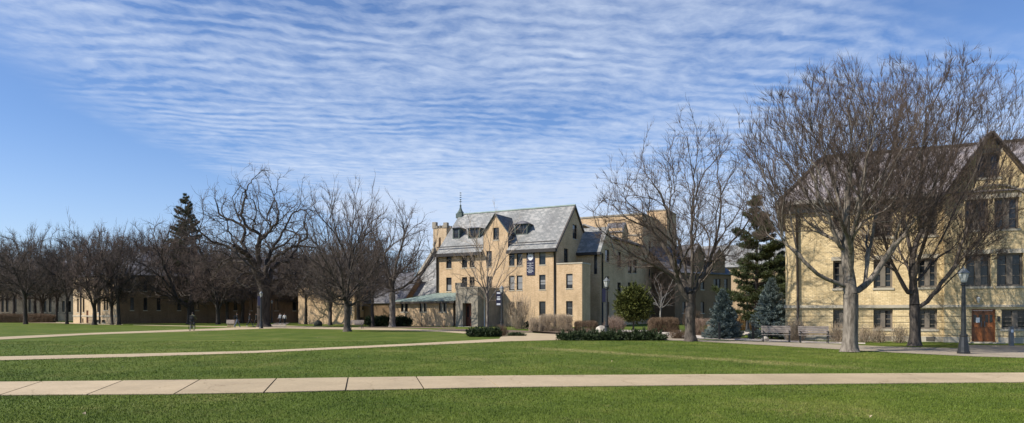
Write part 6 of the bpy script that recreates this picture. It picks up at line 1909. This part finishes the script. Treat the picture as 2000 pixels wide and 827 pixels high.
def person(label, loc, heading, mats, pose='walk', h=1.75, sw=1.0, hair_len=.0, pack=None):
    """one skinned body; the figure faces +y before turning to its heading"""
    k = h / 1.75
    J = {}
    if pose == 'ride':
        J['pelvis'] = (0, -.10, .98); J['spine'] = (0, .0, 1.17); J['chest'] = (0, .13, 1.34); J['neck'] = (0, .21, 1.48); J['head'] = (0, .26, 1.58); J['crown'] = (0, .26, 1.69); J['nose'] = (0, .35, 1.58)
        for s, n in ((-1, 'l'), (1, 'r')):
            J['sho' + n] = (s * .19, .14, 1.37); J['elb' + n] = (s * .27, .30, 1.15); J['wri' + n] = (s * .25, .52, 1.06); J['han' + n] = (s * .24, .58, 1.05)
            J['hip' + n] = (s * .10, -.08, .95)
        J['kneer'] = (.13, .30, .86); J['ankr'] = (.12, .14, .48); J['toer'] = (.12, .28, .43)
        J['kneel'] = (-.13, .16, .62); J['ankl'] = (-.12, .0, .22); J['toel'] = (-.12, .14, .17)
    else:
        st = .26 * sw
        J['pelvis'] = (0, 0, .95); J['spine'] = (0, 0, 1.14); J['chest'] = (0, -.01, 1.33); J['neck'] = (0, .0, 1.48); J['head'] = (0, .025, 1.58); J['crown'] = (0, .01, 1.69); J['nose'] = (0, .115, 1.575)
        for s, n in ((-1, 'l'), (1, 'r')):
            J['sho' + n] = (s * .185, -.01, 1.40); J['elb' + n] = (s * .235, -.06 + s * st * .35, 1.14); J['wri' + n] = (s * .23, .05 + s * st * .6, .91); J['han' + n] = (s * .22, .07 + s * st * .65, .82)
            J['hip' + n] = (s * .095, 0, .90); f = -s * st
            J['knee' + n] = (s * .10, f * .6 + .05, .50); J['ank' + n] = (s * .10, f * 1.15 - .03, .09 if f > 0 else .14); J['toe' + n] = (s * .11, f * 1.15 + .13, .035 if f > 0 else .05)
    R = dict(pelvis=.135, spine=.125, chest=.145, neck=.058, head=.092, crown=.07, nose=.02)
    for n in 'lr': R.update({'sho' + n: .075, 'elb' + n: .05, 'wri' + n: .035, 'han' + n: .036, 'hip' + n: .105, 'knee' + n: .065, 'ank' + n: .045, 'toe' + n: .036})
    E = [('pelvis', 'spine', 1), ('spine', 'chest', 1), ('chest', 'neck', 1), ('neck', 'head', 0), ('head', 'crown', 0), ('head', 'nose', 0)]
    for n in 'lr': E += [('chest', 'sho' + n, 1), ('sho' + n, 'elb' + n, 1), ('elb' + n, 'wri' + n, 1), ('wri' + n, 'han' + n, 0), ('pelvis', 'hip' + n, 2), ('hip' + n, 'knee' + n, 2), ('knee' + n, 'ank' + n, 2), ('ank' + n, 'toe' + n, 3)]
    names = list(J); ix = {n: i for i, n in enumerate(names)}
    me = bpy.data.meshes.new('person'); me.from_pydata([tuple(c * k for c in J[n]) for n in names], [(ix[a], ix[b]) for a, b, _ in E], [])
    o = bpy.data.objects.new('body', me); COL.objects.link(o)
    sk = o.modifiers.new('skin', 'SKIN'); sk.use_smooth_shade = True
    for n in names:
        d = me.skin_vertices[0].data[ix[n]]; d.radius = (R[n] * k, R[n] * k * (.78 if n in ('chest', 'spine', 'pelvis') else 1)); d.use_root = n == 'pelvis'
    o.modifiers.new('sub', 'SUBSURF').levels = 2
    dg = bpy.context.evaluated_depsgraph_get(); me2 = bpy.data.meshes.new_from_object(o.evaluated_get(dg)); me2.name = 'body'
    bpy.data.objects.remove(o)
    for m_ in mats: me2.materials.append(m_)
    segs = [(np.array(J[a]) * k, np.array(J[b]) * k, c) for a, b, c in E]
    for p in me2.polygons:
        c = np.array(p.center); best = (9, 0)
        for a, b, mm in segs:
            t = np.clip(((c - a) @ (b - a)) / ((b - a) @ (b - a)), 0, 1); d = np.linalg.norm(a + t * (b - a) - c)
            if d < best[0]: best = (d, mm)
        p.material_index = best[1]; p.use_smooth = True
    root = empty('person', (*loc, 0), heading); tag(root, label, 'person')
    b = bpy.data.objects.new('body', me2); COL.objects.link(b); b.parent = root
    hx = np.array(J['head']) * k
    m = MB()
    m.lathe([(.103, -.03 - hair_len), (.110, .03), (.100, .09), (.065, .135), (.0, .15)], 12, (hx[0], hx[1] - .028, hx[2]))
    m.V = [(v[0], min(v[1], hx[1] + .05 + (v[2] - hx[2]) * .5), v[2]) for v in m.V]
    m.build('hair', M['hair'], root, smooth=True)
    if pack:
        c = np.array(J['chest']) * k
        m = MB(); m.box(-.16, .16, c[1] - .33, c[1] - .13, c[2] - .34, c[2] + .06); m.box(-.13, .13, c[1] - .38, c[1] - .33, c[2] - .30, c[2] - .10); m.box(-.10, .10, c[1] - .31, c[1] - .15, c[2] + .06, c[2] + .11)
        p = m.build('backpack', M[pack], root)
        bv = p.modifiers.new('bevel', 'BEVEL'); bv.width = .035; bv.segments = 2
    return root


cy = at(375, 64.5)
person('person riding a bicycle away along the path, olive jacket and dark backpack', cy, .12, [M['skin'], M['jacket_o'], M['trousers_k'], M['shoe_k']], 'ride', 1.8, pack='pack_k')
person('person in black jacket and light jeans walking past the stone marker', at(463, 80), -1.2, [M['skin'], M['jacket_k'], M['jeans'], M['shoe_w']], h=1.78, pack='pack_k')
person('person in dark clothes striding toward the elm, one pale shoe showing', at(488, 84), -1.35, [M['skin'], M['jacket_k'], M['trousers_k'], M['shoe_w']], h=1.78, sw=1.25)
person('person in dark clothes half hidden beside the elm trunk', at(501, 96), 1.3, [M['skin'], M['jacket_k'], M['trousers_k'], M['shoe_k']], h=1.74)
person('person in grey top on the receding path, left of the pair', at(547.5, 100), 2.9, [M['skin'], M['shirt_g'], M['trousers_k'], M['shoe_w']], h=1.76, hair_len=.06)
person('person in white top on the receding path, right of the pair', at(556, 100.5), 3.3, [M['skin'], M['shirt_w'], M['trousers_k'], M['shoe_w']], h=1.68, hair_len=.12)
bk = empty('bicycle', (*cy, 0), .12); tag(bk, 'bicycle ridden away along the path by the cyclist', 'bicycle')
for y in (-.52, .52):
    pts = [(0, y + .335 * math.cos(t), .345 + .335 * math.sin(t)) for t in np.linspace(0, 2 * math.pi, 25)]
    m = MB(); m.tube(pts, .028, 6); w = m.build('wheel', M['rubber'], bk, smooth=True)
    m = MB()
    for t in np.linspace(0, math.pi, 7)[:-1]: m.bar((0, y - .31 * math.cos(t), .345 - .31 * math.sin(t)), (0, y + .31 * math.cos(t), .345 + .31 * math.sin(t)), .006, .006)
    m.lathe([(.03, -.05), (.03, .05)], 8, (0, y, .345)); m.build('rim', M['steel'], w)
m = MB()
for a, b in (((0, -.52, .345), (0, -.05, .30)), ((0, -.05, .30), (0, -.18, .86)), ((0, -.18, .80), (0, .36, .84)), ((0, -.05, .30), (0, .38, .78)), ((0, -.52, .345), (0, -.17, .78)), ((0, .52, .345), (0, .36, .90))): m.tube([a, b], .018, 6)
m.build('frame', M['iron'], bk)
m = MB(); m.tube([(0, .36, .88), (0, .40, 1.02)], .015, 6); m.tube([(-.30, .54, 1.03), (-.2, .46, 1.03), (0, .42, 1.02), (.2, .46, 1.03), (.30, .54, 1.03)], .014, 6); m.build('handlebar', M['iron'], bk)
m = MB(); m.box(-.08, .08, -.32, -.06, .865, .91); m.build('saddle', M['rubber'], bk)
m = MB(); m.bar((-.1, -.05, .30), (-.1, -.0, .15), .02, .03); m.bar((.1, -.05, .30), (.1, .1, .42), .02, .03); m.box(-.17, -.07, -.04, .06, .13, .155); m.box(.07, .17, .08, .18, .40, .425); m.build('pedals', M['steel'], bk)
